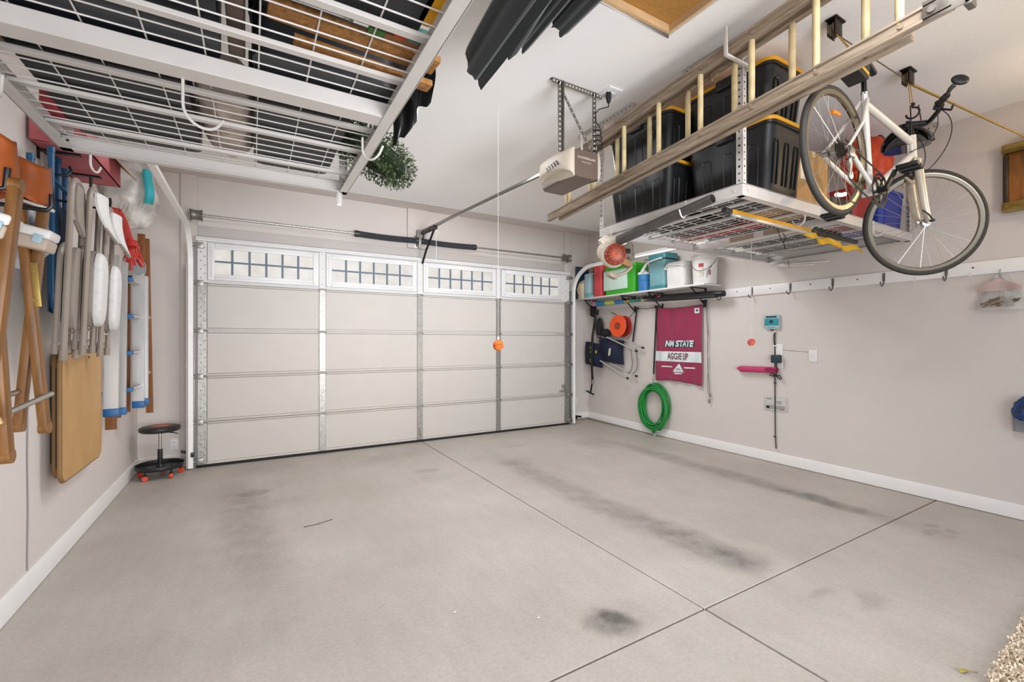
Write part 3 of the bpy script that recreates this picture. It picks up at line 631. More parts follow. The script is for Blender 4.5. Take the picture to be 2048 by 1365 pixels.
# ---- folded dark green canvases hanging under the ceiling
GRN = mat('dark_green_canvas', '#181d1a', .95, var=.25, sc=6, stretch=(3, .6, 1), sheen=.2)
def bundle(p0, p1, w, h, ph, label, sag=0):
    p0, p1 = V(p0), V(p1); d_ = (p1-p0).normalized(); s_ = d_.cross(V((0, 0, 1))).normalized(); n = s_.cross(d_)
    def fn(a, c):
        th = 2*PI*c; k = 1-.22*a**3; pl = 1+.16*math.sin(5*th+ph)*(.55+.45*a)+.12*math.sin(9*th+2*ph)*a; e = .5*w*k*pl*math.cos(th); f = .5*h*k*pl*math.sin(th)
        en = 0 if a < .97 else .02*math.sin(4*th+ph)
        return p0+(p1-p0)*a+s_*e+n*f+d_*en-V((0, 0, sag*a*a))
    b = B(); b.sheet(fn, 26, 30); b.raw([fn(1, j/30) for j in range(30)], [tuple(range(30))]); b.raw([fn(0, j/30) for j in range(30)], [tuple(range(30))])
    t = thing('folded_canopy', label, 'folded canopy', p1, 0, 'folded green canopies'); ob('canvas', b, GRN, t, None, 60)
    b = B(); q = p0+(p1-p0)*.12; b.tube([q+n*(h*.45)+s_*.03, V((q.x+.03, q.y, ZC)), V((q.x-.03, q.y, ZC)), q+n*(h*.45)-s_*.03], .006, 6); ob('hanging_strap', b, BLKR, t)
bundle((1.05, .95, 3.02), (1.005, 2.08, 2.80), .15, .30, .4, 'dark green folded canopy hanging lowest, next to the left rack', .0)
bundle((1.11, 1.15, 3.09), (1.165, 2.02, 2.92), .11, .18, 2.2, 'dark green folded canopy, second from the left rack', 0)
bundle((1.27, .95, 3.08), (1.268, 2.05, 2.98), .085, .11, 1.4, 'narrow dark green folded canopy with a rounded end', 0)
bundle((1.40, .85, 3.05), (1.39, 1.88, 3.01), .13, .10, .9, 'dark green folded canopy nearest the attic hatch', 0)

# ---------------------------------------------------------------- totes on the right rack
zr = RZ+.0745
tote('storage_tote', 'black tote with yellow lid, lower one at the far end of the right rack', 2.83, 2.515, zr, .50, .66, .385, BLK, YEL, 'black totes on the right rack')
tote('storage_tote', 'black tote with yellow lid, upper one at the far end of the right rack', 2.83, 2.515, zr+.388, .50, .66, .37, BLK, YEL, 'black totes on the right rack')
tote('storage_tote', 'black tote with yellow lid, lower one behind the bicycle wheel', 2.945, 1.86, zr, .43, .64, .45, BLK, YEL, 'black totes on the right rack')
tote('storage_tote', 'black tote with yellow lid, upper one behind the ladder rungs', 2.945, 1.86, zr+.453, .43, .64, .36, BLK, YEL, 'black totes on the right rack')
CARD = mat('cardboard', '#b08a5a', .85, var=.08, sc=10)
t = thing('cardboard_box', 'brown cardboard box on the right rack behind the bicycle wheel', 'box', (3.42, 1.85, zr))
ob('carton', B().bx(3.24, 3.66, 1.66, 2.05, zr, zr+.40, .004), CARD, t)
ob('packing_tape', B().bx(3.43, 3.48, 1.658, 2.052, zr+.36, zr+.402), mat('tape', '#c9b187', .3), t)
ob('shipping_label', B().bx(3.28, 3.40, 1.657, 1.661, zr+.18, zr+.32), mat('label_paper', '#d9d2c4', .7), t)
def crumple(name, c, r, sc, m, label, cat, amp=.10, group=None, seed=1, n=40):
    t = bmesh.new(); bmesh.ops.create_icosphere(t, subdivisions=4, radius=1)
    from mathutils import noise
    for v in t.verts:
        k = 1+amp*noise.noise(v.co*2.3+V((seed, 0, 0)))+amp*.7*abs(noise.noise(v.co*6+V((0, seed, 0))))+amp*.25*noise.noise(v.co*14)
        v.co = V((v.co.x*sc[0]*k*r, v.co.y*sc[1]*k*r, v.co.z*sc[2]*k*r))+V(c)
    b = B(); b.merge(t); return b
tote('storage_tote', 'red plastic tote behind the rear bicycle wheel, right of the cardboard box', 4.24, 1.84, zr, .36, .40, .27, mat('tote_red', '#9c2220', .45, var=.12), mat('tote_red', '#9c2220', .45), 'small totes on the right rack', False, False)
b = crumple('', (4.64, 1.80, 2.90), 1, (.225, .165, .225), None, '', '', .22, seed=3)
t = thing('duffel_bag', 'crumpled orange-red nylon bag on top of the blue bin on the right rack', 'bag', (4.64, 1.80, zr+.33)); ob('bag', b, mat('orange_nylon', '#dd5420', .45, var=.2, sc=9, col2='#b8301a'), t)
b = B(); b.tube(arc((4.64, 1.70, 3.04), (1, 0, 0), (0, 0, 1), .08, 0, PI, 12), .011, 8); ob('handle', b, BLKR, t)
t = thing('storage_bin', 'blue plastic bin on the right rack under the orange bag', 'bin', (4.72, 1.82, zr))
b = B(); b.prism(rrect(.38, .34, .05), (4.72, 1.82, zr), (1, 0, 0), (0, 1, 0), .30, 1.1); ob('body', b, mat('bin_blue', '#1f3590', .4, var=.1), t)
b = B(); b.prism(rrect(.43, .39, .06), (4.72, 1.82, zr+.30), (1, 0, 0), (0, 1, 0), .03, .97); ob('lid', b, mat('bin_blue_lid', '#24409c', .4), t)
b = B(); b.box((3.56, 2.46, zr+.022), (.17, .72, .036), M.Rotation(.03, 3, 'Z'), .003); single('banner_roll', b, mat('red_board', '#b3302c', .7, var=.1), 'long flat red box lying on the deck of the right rack', 'box')
tote('storage_tote', 'dark tote behind the totes with yellow lids on the right rack', 3.27, 2.48, zr, .36, .72, .34, DARK, DARK, 'dark totes deep on the right rack', False, False)
tote('storage_tote', 'dark tote right of the middle beam on the right rack', 4.02, 2.47, zr, .50, .74, .24, DARK, DARK, 'dark totes deep on the right rack', False, False)
tote('storage_tote', 'dark tote at the wall end of the right rack', 4.62, 2.47, zr, .62, .74, .24, DARK, DARK, 'dark totes deep on the right rack', False, False)
b = B(); b.prism(rrect(.34, .36, .05), (3.86, 1.83, zr), (1, 0, 0), (0, 1, 0), .12, 1.05); single('plastic_tray', b, CHAR, 'dark plastic tray between the cardboard box and the orange bag', 'tray')

# ---------------------------------------------------------------- extension ladder on the rack's side
LADW = mat('weathered_ladder_wood', '#9a8873', .7, var=.2, sc=6, stretch=(9, 1, 9), bump=.2, bsc=40); RUNG = mat('ladder_rung', '#cdb98c', .55, var=.14, sc=14)
t = thing('extension_ladder', 'weathered wooden extension ladder hung on edge along the right rack', 'ladder', (2.42, 2.0, 2.52))
zl = lambda y: 2.500+(3.37-y)*.072
def rail(x, y0, y1, dz, s_):
    b = B(); a, c = V((x, y0, zl(y0)+dz)), V((x, y1, zl(y1)+dz))
    b.beam(a, c, .030, .052, bev=.004); b.beam(a+V((-.004*s_, 0, .027)), c+V((-.004*s_, 0, .027)), .038, .012, bev=.003); b.beam(a+V((-.004*s_, 0, -.027)), c+V((-.004*s_, 0, -.027)), .038, .012, bev=.003)
    for i in range(int((y1-y0)/.32)):
        y = y0+.16+.32*i; b.cyl((x-.020, y, zl(y)+dz), (x+.020, y, zl(y)+dz), .011, n=10)
    ob('rail', b, LADW, t)
for x, ya_, yb_ in ((2.360, .63, 3.37), (2.436, .78, 3.30)):
    for dz in (0, .405): rail(x, ya_, yb_, dz, 1)
    y = ya_+.17
    while y < yb_-.05:
        b = B(); b.cyl((x, y, zl(y)+.012), (x, y, zl(y)+.393), .0165, n=12); ob('rung', b, RUNG, t); y += .322
for dz in (0, .405):
    b = B(); b.bx(2.337, 2.341, .58, .72, zl(.63)+dz-.045, zl(.63)+dz+.04, .002); b.bx(2.337, 2.395, .575, .60, zl(.6)+dz-.055, zl(.6)+dz+.035, .006); b.cyl((2.33, .69, zl(.69)+dz), (2.345, .69, zl(.69)+dz), .014); ob('foot', b, mat('ladder_shoe', '#8d857b', .45, .6, var=.2, sc=20), t)
P = [(2.40, 3.2-.05*i, zl(3.2-.05*i)+.36+.012*math.sin(i*1.7)) for i in range(34)]
b = B(); b.tube(P, .005, 6); b.tube([(2.40, 1.72, 2.985), (2.38, 1.70, 2.93), (2.40, 1.67, 2.98), (2.42, 1.71, 2.93), (2.40, 1.73, 2.985)], .006, 6); ob('rope', b, mat('old_rope', '#8c7358', .9, var=.2, sc=60), t)
for y in (1.56, 2.83):
    z = zl(y)+.405-.045
    b = B(); b.beam((2.53, y, z-.008), (2.30, y, z-.008), .022, .012, bev=.003); b.beam((2.306, y, z-.012), (2.30, y, z+.15), .022, .010, (1, 0, 0), bev=.003); b.bx(2.527, 2.530, y-.02, y+.03, z-.03, z+.06, .001)
    single('ladder_bracket', b, WHT, 'white bent steel arm holding the ladder at the %s rack post' % ('near' if y < 2 else 'far'), 'bracket', 'ladder arms')

# ---------------------------------------------------------------- leaf blower and the yellow tool under the right rack
BLC = mat('blower_cream', '#cfc3b2', .5, var=.08, sc=12); BLO = mat('blower_orange', '#6b240d', .5, var=.1, sc=30)
c = V((2.50, 2.665, 2.055)); ax = V((-.55, -.83, -.06)).normalized()
t = thing('leaf_blower', 'cream and orange leaf blower with a long grey tube hung under the right rack', 'leaf blower', c)
b = B(); b.lathe([(.0, -.16), (.05, -.16), (.085, -.13), (.098, -.05), (.094, .02), (.080, .05), (.0, .05)], c, ax, 32); b.sph(c+V((.02, .10, .05)), .085, 18, (.9, 1.1, 1.0)); ob('engine_housing', b, BLC, t)
b = B(); b.lathe([(.086, .040), (.085, .062), (.066, .080), (.030, .089), (.0, .090)], c, ax, 28); g_ = ob('intake_grille', b, BLO, t)
u, v = basis(ax); b = B()
for k in range(1, 6): b.tube([c+ax*(.096-.0009*(k*4)**1.15)+(u*math.cos(a)+v*math.sin(a))*(.0150*k) for a in [2*PI*i/32 for i in range(32)]], .0032, 5, True)
for i in range(16):
    a = 2*PI*i/12; e = u*math.cos(a)+v*math.sin(a); b.tube([c+ax*.093+e*.012, c+ax*.086+e*.04, c+ax*.071+e*.080], .0024, 5)
ob('grille_bar', b, mat('grille_dark', '#d05a2c', .6), g_)
b = B(); b.tube([c+V((-.02, .12, .10)), c+V((.01, .10, .13)), c+V((.03, .02, .12)), c+V((.03, -.08, .115))], [.05, .055, .05, .042], 14); ob('volute', b, BLC, t)
TUBE = mat('blower_tube_grey', '#47433f', .5, var=.12, sc=14)
t0, t1 = V((2.495, 2.56, 2.168)), V((2.475, 1.775, 2.255)); d_ = (t1-t0).normalized()
b = B(); b.lathe([(.040, -.04), (.040, .18), (.034, .20), (.034, .52), (.030, .54), (.030, .80), (.026, .80), (.026, .70), (.0, .70)], t0, d_, 20); ob('blower_tube', b, TUBE, t)
b = B(); b.box(c+V((.115, .0, .045)), (.085, .13, .12), M.Rotation(.5, 3, 'Z'), .012); b.box(c+V((.14, -.03, .0)), (.06, .06, .06), None, .006); ob('engine_cover', b, mat('blower_grey', '#6f665d', .5, var=.12, sc=30), t)
b = B(); b.box(c+V((.085, -.068, .03)), (.030, .030, .036), None, .004); ob('filter_cap', b, BLK, t)
b = B(); b.prism([(-.03, .01), (.05, -.015), (.085, .0), (.05, .04), (-.03, .045)], c+V((.05, -.02, -.075)), (.85, -.45, -.2), (.2, 0, 1), .045); ob('fuel_tank', b, mat('tank_amber', '#8a6230', .4, var=.15), t)
b = B(); b.tube([c+V((.11, -.07, -.06)), c+V((.10, -.09, -.10)), c+V((.05, -.07, -.145)), c+V((-.0, -.02, -.165))], .013, 8); b.box(c+V((-.02, .0, -.165)), (.085, .055, .035), M.Rotation(.3, 3, 'Y'), .008); ob('handle', b, mat('blower_taupe', '#8d8070', .5), t)
b = B(); b.tube([c+V((.0, .03, .14)), c+V((-.005, .03, .20)), (2.50, 2.71, RZ+.03)], .005, 6); ob('hanging_loop', b, mat('cream_cord', '#cfc4b3', .8), t)
jhook((2.495, 1.98, RZ+.06), (-.4, -.1, 0), .044, .075, 'white hook cradling the blower tube under the right rack', up=.0)
t = thing('pole_saw', 'yellow and silver pole tool with a black head under the right rack', 'garden tool', (3.4, 1.70, 2.16))
pA, pB = V((2.60, 1.735, 2.186)), V((3.50, 1.70, 2.165)); pC = V((4.20, 1.70, 2.165))
b = B(); b.beam(pA, pB, .016, .036, bev=.004); ob('yellow_spine', b, mat('tool_yellow', '#c98f16', .45, var=.12, sc=12), t)
b = B(); b.beam(pA+V((0, -.014, -.022)), pB+V((.02, -.014, -.022)), .018, .020, bev=.004); ob('aluminium_rail', b, mat('brushed_aluminium', '#c9c6c1', .35, .7), t)
b = B(); b.cyl(pA+V((-.05, .004, .004)), pA+V((.01, .002, .0)), .019); ob('end_cap', b, DKG, t)
b = B(); b.beam(pB, pC, .03, .030, bev=.006)
for i in range(6): b.sph(pB+(pC-pB)*(.08+.1*i)+V((0, -.01, .022)), .020, 8, (1.3, .8, .8))
ob('black_shaft', b, BLK, t)
b = B()
def fn(a, cc):
    x = 3.40+.86*a; return (x, 1.695-.02*math.sin(5*a*PI)-.016*cc, 2.150-.030*a-.050*cc*(.6+.4*math.sin(a*PI))-.010*math.sin(9*a*PI))
b.sheet(fn, 30, 6, .012, (0, 1, 0)); ob('yellow_sleeve', b, mat('sleeve_yellow', '#d6a416', .6, var=.12, sc=9), t)
jhook((3.30, 1.640, RZ+.05), (.05, .9, 0), .040, .075, 'white hook holding the yellow pole tool under the right rack')
jhook((4.23, 1.60, RZ+.072), (.1, -.9, 0), .030, .09, 'wide white hook over the near beam of the right rack', rad=.010)
b = B(); b.tube([(3.70, 2.05, RZ+.05), (3.685, 2.02, RZ-.03), (3.70, 2.0, RZ-.08), (3.66, 1.96, RZ-.15)], .003, 5); b.tube([(3.72, 2.05, RZ+.05), (3.735, 2.0, RZ-.03), (3.70, 2.0, RZ-.08)], .003, 5)
single('cable_tie', b, BLK, 'black cable tie dangling from the middle beam of the right rack', 'cable tie')
# rods strapped to the wall side of the right rack
t = thing('curtain_rod', 'white metal rod bracket set hung on the right wall under the rack', 'rod', (5.02, 2.5, 2.2))
b = B(); b.cyl((5.03, 2.27, 2.178), (5.03, 2.80, 2.215), .008); b.cyl((5.02, 2.40, 2.165), (5.02, 2.72, 2.19), .007); ob('rod', b, TRIMW, t)
b = B(); b.box((5.04, 2.76, 2.205), (.06, .10, .03), None, .004); ob('end_bracket', b, TRIMW, t)
b = B(); b.tube([(5.06, 2.65, 2.29), (5.0, 2.65, 2.25), (5.01, 2.65, 2.165)], .0025, 5); ob('tie', b, BLK, t)
# ---------------------------------------------------------------- bicycle on its ceiling hoist
PEARL = mat('frame_pearl', '#d2cec6', .3, .15, var=.04, coat=.3); TIRE = mat('tire', '#27241f', .7, var=.15, sc=60); RIMM = mat('rim_alloy', '#8d8474', .25, .95, var=.05)
bk = thing('bicycle', 'pearl white bicycle hanging from a ceiling hoist with its front wheel turned', 'bicycle', (2.695, 1.188, 2.387), rot=(0, .2205, 0))
W = wm(bk)
def bo(name, b, m, parent=None, steer=False, label=None):
    if steer: b.bm.transform(STEER)
    b.bm.transform(W); return ob(name, b, m, parent or bk, label)
def ro(name, b, m): return bo(name, b, m)
Hd = V((-.3256, 0, .9455)); A0 = V((1.082, 0, -.0147)); th = -.80
STEER = M.Translation(A0) @ M.Rotation(th, 4, Hd) @ M.Translation(-A0)
BBp, SC_ = V((.43, 0, -.06)), V((.25, 0, .43)); HB, HT = A0+Hd*.405, A0+Hd*.555
b = B(); b.tube([BBp, BBp+(SC_-BBp)*1.08], .0165, 14); b.tube([SC_+V((.01, 0, -.02)), HT-Hd*.035], [.019, .021], 14); b.tube([BBp, HB+Hd*.04], [.022, .023], 14); b.tube([HB-Hd*.01, HT+Hd*.01], .024, 16)
for sg in (-1, 1):
    b.tube([(.012, sg*.062, -.004), (.20, sg*.045, -.035), BBp+V((-.03, sg*.028, .0))], [.010, .011, .012], 10); b.tube([(.0, sg*.062, .004), (.15, sg*.05, .22), SC_+V((-.01, sg*.018, -.01))], [.008, .009, .010], 10)
b.cyl(BBp+V((0, -.036, 0)), BBp+V((0, .036, 0)), .024, n=18); bo('frame', b, PEARL)
b = B()
for sg in (-1, 1): b.tube([A0+Hd*.30+V((0, sg*.055, 0)), A0+Hd*.40+V((0, sg*.055, 0))], .016, 12); b.tube([V((1.125, sg*.052, 0)), A0+Hd*.10+V((.028, sg*.055, 0)), A0+Hd*.33+V((.004, sg*.055, 0))], [.016, .023, .024], 14)
b.beam(A0+Hd*.395+V((0, -.066, 0)), A0+Hd*.395+V((0, .066, 0)), .045, .03, bev=.008); b.tube([A0+Hd*.24+V((-.03, -.052, 0)), A0+Hd*.30+V((-.055, 0, 0)), A0+Hd*.24+V((-.03, .052, 0))], .010, 8)
bo('fork', b, mat('fork_silver', '#bdb3a3', .3, .35, var=.05), steer=True)
def wheel(c, steer):
    c = V(c); b = B(); n = 56
    b.torus(c, (0, 1, 0), .324, .0165, n, 10); tw = bo('wheel', b, TIRE, steer=steer)
    b = B(); b.lathe([(.309, -.012), (.314, -.013), (.312, 0), (.314, .013), (.309, .012), (.292, .010), (.287, 0), (.292, -.010), (.309, -.012)], c, (0, 1, 0), n); r_ = bo('rim', b, RIMM, tw, steer)
    b = B()
    for i in range(28):
        a = 2*PI*i/28; e = V((math.cos(a), 0, math.sin(a))); k = 1 if i % 2 else -1; f = a+(.42 if i % 4 < 2 else -.42)
        b.cyl(c+V((.022*math.cos(f), k*.030, .022*math.sin(f))), c+e*.290+V((0, k*.002, 0)), .0012, n=5)
    bo('spokes', b, STEEL, tw, steer)
    b = B(); b.lathe([(.0, -.056), (.012, -.056), (.012, -.036), (.026, -.034), (.026, -.027), (.014, -.02), (.014, .02), (.026, .027), (.026, .034), (.012, .036), (.012, .056), (.0, .056)], c, (0, 1, 0), 18); b.cyl(c+V((0, -.075, 0)), c+V((0, .075, 0)), .006); bo('hub', b, STEEL, tw, steer)
    return tw
w1 = wheel((0, 0, 0), False); w2 = wheel((1.125, 0, 0), True)
b = B(); b.tube([V((.235*math.cos(a), -.006, .235*math.sin(a))) for a in [-1.35+.05*i for i in range(9)]], .012, 6); bo('spoke_reflector', b, mat('reflector_white', '#e3e2de', .25), w1)
b = B(); b.tube([V((.20*math.cos(a), -.006, .20*math.sin(a))) for a in [1.65+.05*i for i in range(9)]], .011, 6); bo('spoke_reflector', b, mat('reflector_orange', '#cf7a1c', .3), w1)
b = B(); b.cyl((1.125, -.078, 0), (1.125, -.10, 0), .009); b.tube([(1.125, -.095, 0), (1.09, -.10, .03), (1.05, -.10, .05)], .005, 6); bo('quick_release', b, BLKM, w2, True)
b = B()
for i in range(8):
    r_ = .022+.0048*i; y = -.052+.0042*i
    b.lathe([(.010, -.001), (r_, -.001), (r_, .001), (.010, .001)], (0, y, 0), (0, 1, 0), 24)
bo('cassette', b, mat('cassette_steel', '#6e675b', .3, .9, var=.1))
b = B(); b.box((.02, -.07, -.03), (.05, .02, .05), None, .006); b.beam((.03, -.065, -.05), (.055, -.06, -.14), .012, .03, bev=.004)
for p in ((.035, -.06, -.07), (.055, -.06, -.135)): b.cyl(V(p)+V((0, -.005, 0)), V(p)+V((0, .005, 0)), .022)
bo('rear_derailleur', b, STEEL)
b = B()
for r_, y in ((.094, -.046), (.075, -.040)): b.lathe([(r_-.012, -.0015), (r_, -.0015), (r_, .0015), (r_-.012, .0015), (r_-.012, -.0015)], BBp+V((0, y, 0)), (0, 1, 0), 40)
for i in range(5):
    a = 2*PI*i/5; b.beam(BBp+V((0, -.044, 0)), BBp+V((.084*math.cos(a), -.044, .084*math.sin(a))), .004, .014)
bo('chainring', b, BLKM)
b = B(); b.tube([(0, -.046, .046), (.20, -.046, .036), BBp+V((0, -.046, .096))], .0045, 6); b.tube([(.055, -.058, -.155), (.25, -.05, -.16), BBp+V((0, -.046, -.096))], .0045, 6); b.tube([BBp+V((.096*math.cos(a), -.046, .096*math.sin(a))) for a in [PI/2-PI*i/14 for i in range(15)]], .0045, 6); bo('chain', b, mat('chain_steel', '#5a5348', .4, .8))
ca = 1.02; cv = V((math.cos(ca), 0, math.sin(ca)))
for sg, k, y in ((-1, 1, -.075), (1, -1, .075)):
    p0 = BBp+V((0, y, 0)); p1 = p0+cv*.172*k; b = B(); b.beam(p0, p1, .018, .030, cv.cross(V((0, 1, 0))), bev=.006); b.cyl(BBp+V((0, y*.5, 0)), p0+V((0, sg*.012, 0)), .017); cr = bo('crank_arm', b, BLKM)
    b = B(); q = p1+V((0, sg*.065, 0)); b.cyl(p1, p1+V((0, sg*.115, 0)), .008)
    for dx in (-.036, .036): b.box(q+V((dx, 0, 0)), (.014, .10, .020), None, .004)
    for dy in (-.044, .044): b.box(q+V((0, dy, 0)), (.078, .012, .020), None, .004)
    b.box(q, (.03, .085, .018), None, .004); bo('pedal', b, BLK, cr)
b = B(); b.tube([SC_, V((.190, 0, .62))], .013, 12); bo('seat_post', b, BLKM)
def fn(a, c_):
    x = .325-.28*a; w_ = .018+.062*max(0, (a-.35)/.65)**.8 if a > .35 else .018+.004*a; s_ = 2*PI*c_
    return (x, w_*math.cos(s_), .635+.012*math.sin(a*PI*1.2)+.020*math.sin(s_)*(1 if math.sin(s_) > 0 else .6))
b = B().sheet(fn, 20, 20); b.raw([fn(1, j/20) for j in range(20)], [tuple(range(20))]); b.raw([fn(0, j/20) for j in range(20)], [tuple(range(20))]); bo('saddle', b, BLK)
t = B(); t.prism(rrect(.16, .10, .02), (.09, .045, .53), (1, 0, 0), (0, 0, 1), .09, 1); sb = bo('seat_bag', t, BLK)
t = B(); t.bx(.015, .165, -.0475, -.0445, .51, .526); t.bx(.008, .013, -.04, .04, .51, .526); bo('reflective_strip', t, mat('strip_yellow', '#e0a92a', .4), sb)
b = B(); ST = A0+Hd*.64; b.tube([A0+Hd*.55, ST], .014, 12); b.tube([ST, ST+V((.085, 0, .02))], .016, 12); bo('stem', b, BLKM, steer=True)
hbc = ST+V((.085, 0, .02)); b = B(); b.tube([hbc+V(p) for p in ((-.06, -.26, .045), (-.045, -.19, .04), (-.005, -.10, .03), (0, -.03, 0), (0, .03, 0), (-.005, .10, .03), (-.045, .19, .04), (-.06, .26, .045))], .0135, 12); hb = bo('handlebar', b, BLKM, steer=True)
for sg in (-1, 1):
    b = B(); b.tube([hbc+V((-.044, sg*.18, .040)), hbc+V((-.054, sg*.225, .043)), hbc+V((-.06, sg*.265, .045))], [.017, .019, .018], 12); bo('grip', b, BLKR, hb, True)
    b = B(); b.box(hbc+V((-.03, sg*.145, .035)), (.045, .03, .035), None, .006); b.tube([hbc+V((-.02, sg*.165, .015)), hbc+V((.015, sg*.20, .0)), hbc+V((-.02, sg*.28, -.005))], .006, 8); b.tube([hbc+V((-.03, sg*.165, .03)), hbc+V((-.05, sg*.15, .06))], .012, 8); bo('brake_lever', b, BLKM, hb, True)
b = B(); e = hbc+V((-.06, -.265, .045)); b.tube([e, e+V((.0, -.015, .03)), e+V((.01, -.02, .05))], [.010, .012, .014], 8); b.sph(e+V((.028, -.025, .080)), .036, 16, (1.25, .4, .8)); bo('bar_end_mirror', b, BLK, hb, True)
for k, (P) in enumerate(([(-.02, -.165, .01), (.09, -.19, -.04), (.12, -.12, -.20), (.06, -.04, -.32)], [(-.02, .165, .01), (.10, .18, -.03), (.13, .08, -.2), (.05, .02, -.33)], [(-.03, -.15, .0), (.05, -.10, -.08), (.02, -.05, -.16), (-.05, -.02, -.20)])):
    Q = [hbc+V(p) for p in P]; R_ = []
    for i in range(25):                                             # a smooth cable through the four points
        s_ = i/24; R_.append(Q[0]*(1-s_)**3+Q[1]*3*s_*(1-s_)**2*1.0+Q[2]*3*s_*s_*(1-s_)+Q[3]*s_**3)
    b = B(); b.tube(R_, .0026, 6); bo('brake_cable', b, BLKR, steer=True)
b = B(); b.tube([A0+Hd*.37+V((.02, sg_*.04, 0)) for sg_ in (-1, 1)], .012, 8)
for sg in (-1, 1): b.box(A0+Hd*.33+V((-.02, sg*.035, 0)), (.03, .014, .07), None, .004)
bo('front_brake', b, BLKM, steer=True)
b = B(); b.cyl((.243, -.01, .465), (.243, .01, .465), .021); bo('seat_clamp', b, BLKM)
# the helmet hanging at the handlebar
t = thing('helmet', 'glossy black bicycle helmet hanging behind the handlebar', 'helmet', (4.09, 1.345, 2.80))
def fn(a, c_):
    p = PI*(.5*a); s_ = 2*PI*c_; r_ = math.sin(p); return (4.09+.095*r_*math.cos(s_), 1.345+.135*r_*math.sin(s_), 2.76+.125*math.cos(p))
b = B().sheet(fn, 12, 28); b.raw([fn(1, j/28) for j in range(28)], [tuple(range(28))])
for k in (-2, -1, 0, 1, 2):
    b.tube([(4.09+.03*k*math.sin(q)**.5, 1.345+.138*math.cos(q), 2.762+.132*math.sin(q)) for q in [PI*(.04+.92*i/16) for i in range(17)]], .013, 8)
ob('shell', b, mat('helmet_black', '#141414', .1, coat=1), t)
b = B(); b.tube([(3.91, 1.345, 2.77), (3.90, 1.26, 2.88), (3.86, 1.25, 2.97)], .004, 6); b.tube([(4.07, 1.345, 2.77), (4.02, 1.24, 2.88), (3.90, 1.22, 2.97)], .004, 6); ob('strap', b, BLKR, t)
# hoist: two pulley blocks on the ceiling, ropes, hooks
def pulley(x, y, label):
    t = thing('hoist_pulley', label, 'pulley', (x, y, ZC), 0, 'bicycle hoist pulleys')
    b = B(); b.bx(x-.055, x+.055, y-.03, y+.03, ZC-.010, ZC, .003); ob('ceiling_plate', b, mat('hoist_brown', '#2a231b', .45, .5), t)
    b = B(); b.bx(x-.05, x+.03, y-.022, y-.017, ZC-.10, ZC-.008, .003); b.bx(x-.05, x+.03, y+.017, y+.022, ZC-.10, ZC-.008, .003); ob('cheek_plate', b, mat('hoist_brown', '#2a231b', .45, .5), t)
    for dx in (-.035, .01):
        b = B(); b.lathe([(.008, -.014), (.032, -.014), (.026, 0), (.032, .014), (.008, .014)], (x+dx, y, ZC-.062), (0, 1, 0), 20); ob('wheel', b, mat('pulley_wheel', '#4a3c28', .4), t)
pulley(2.885, 1.27, 'brown hoist pulley on the ceiling above the bicycle saddle')
pulley(3.845, 1.255, 'brown hoist pulley on the ceiling above the handlebar')
ROPE = mat('hoist_rope', '#b8954f', .85, var=.15, sc=90)
t = thing('hoist_rope', 'thin tan rope running from the hoist pulleys down to the right wall', 'rope', (3.9, 1.25, 3.12))
b = B(); b.tube([(2.895, 1.27, 3.13), (3.835, 1.255, 3.13)], .0035, 6); ob('span', b, mat('hoist_rope_dark', '#5b4a30', .85), t)
b = B(); b.tube([(3.86, 1.25, 3.12), (4.95, .86, 2.80)], .0055, 6); b.tube([(3.86, 1.26, 3.12), (4.95, .87, 2.81)], .0045, 6); ob('pull_line', b, ROPE, t)
b = B()
for dx in (-.012, .02): b.tube([(3.835+dx, 1.25, 3.12), (3.79+dx*1.5, 1.22, 2.93)], .003, 6)
for dx in (-.012, .02): b.tube([(2.87+dx, 1.26, 3.12), (2.90+dx*1.5, 1.19, 2.98)], .003, 6)
ob('drop_line', b, ROPE, t)
for x, y, z in ((3.79, 1.215, 2.92), (2.90, 1.185, 2.97)):
    b = B(); b.tube([(x, y, z+.02)]+[(x, y-.035*math.sin(a), z-.035+.035*math.cos(a)) for a in [PI*1.5*i/12 for i in range(13)]], .006, 8); b.sph((x, y, z+.02), .014, 10); ob('hook', b, BLKR, t)
# ---------------------------------------------------------------- left wall
def peg(y, z, out, label, lift=.06, x=XL, tilt=0):
    b = B(); b.bx(x, x+.006, y-.012, y+.012, z-.05, z+.05, .002); b.tube([(x+.004, y, z), (x+out, y, z-.004), (x+out+.012, y, z+.006), (x+out+.02, y-tilt*.4, z+lift*.6), (x+out+.012+tilt*.3, y-tilt, z+lift)], .0075, 8)
    return single('wall_hook', b, BLKM, label, 'hook', 'black hooks on the left wall')
# two tan folding tables
TAN = mat('table_tan', '#b98f57', .55, var=.07, sc=5, stretch=(1, 1, .5)); TANE = mat('table_edge', '#7f5f36', .6)
def ftable(x, y0, y1, z0, z1, label):
    t = thing('folding_table', label, 'folding table', (x, (y0+y1)/2, z0), 0, 'tan folding tables'); cy, cz = (y0+y1)/2, (z0+z1)/2
    b = B(); b.prism(rrect(y1-y0, z1-z0, .06, 6), (x, cy, cz), (0, 1, 0), (0, 0, 1), .022); ob('tabletop', b, TAN, t)
    b = B(); P = [(x+.010, cy+p*1.001, cz+q*1.001) for p, q in rrect(y1-y0, z1-z0, .06, 6)]; b.tube(P, .0125, 8, True); ob('edge_band', b, TANE, t)
    b = B(); b.cyl((x+.020, cy+.02*0+.1, z1-.03), (x+.026, cy+.1, z1-.03), .008, n=10); ob('hang_screw', b, BLK, t)
    for yy in (y0+.05, y1-.05):
        b = B(); b.tube([(x-.012, yy, z0+.08), (x-.012, yy, z1-.08)], .009, 8); ob('leg', b, BLKM, t)
ftable(-1.016, 3.64, 4.40, .555, 1.30, 'tan folding table hung flat against the left wall, the rear one')
ftable(-.972, 3.56, 4.34, .540, 1.290, 'tan folding table hung on the left wall, in front of the other')
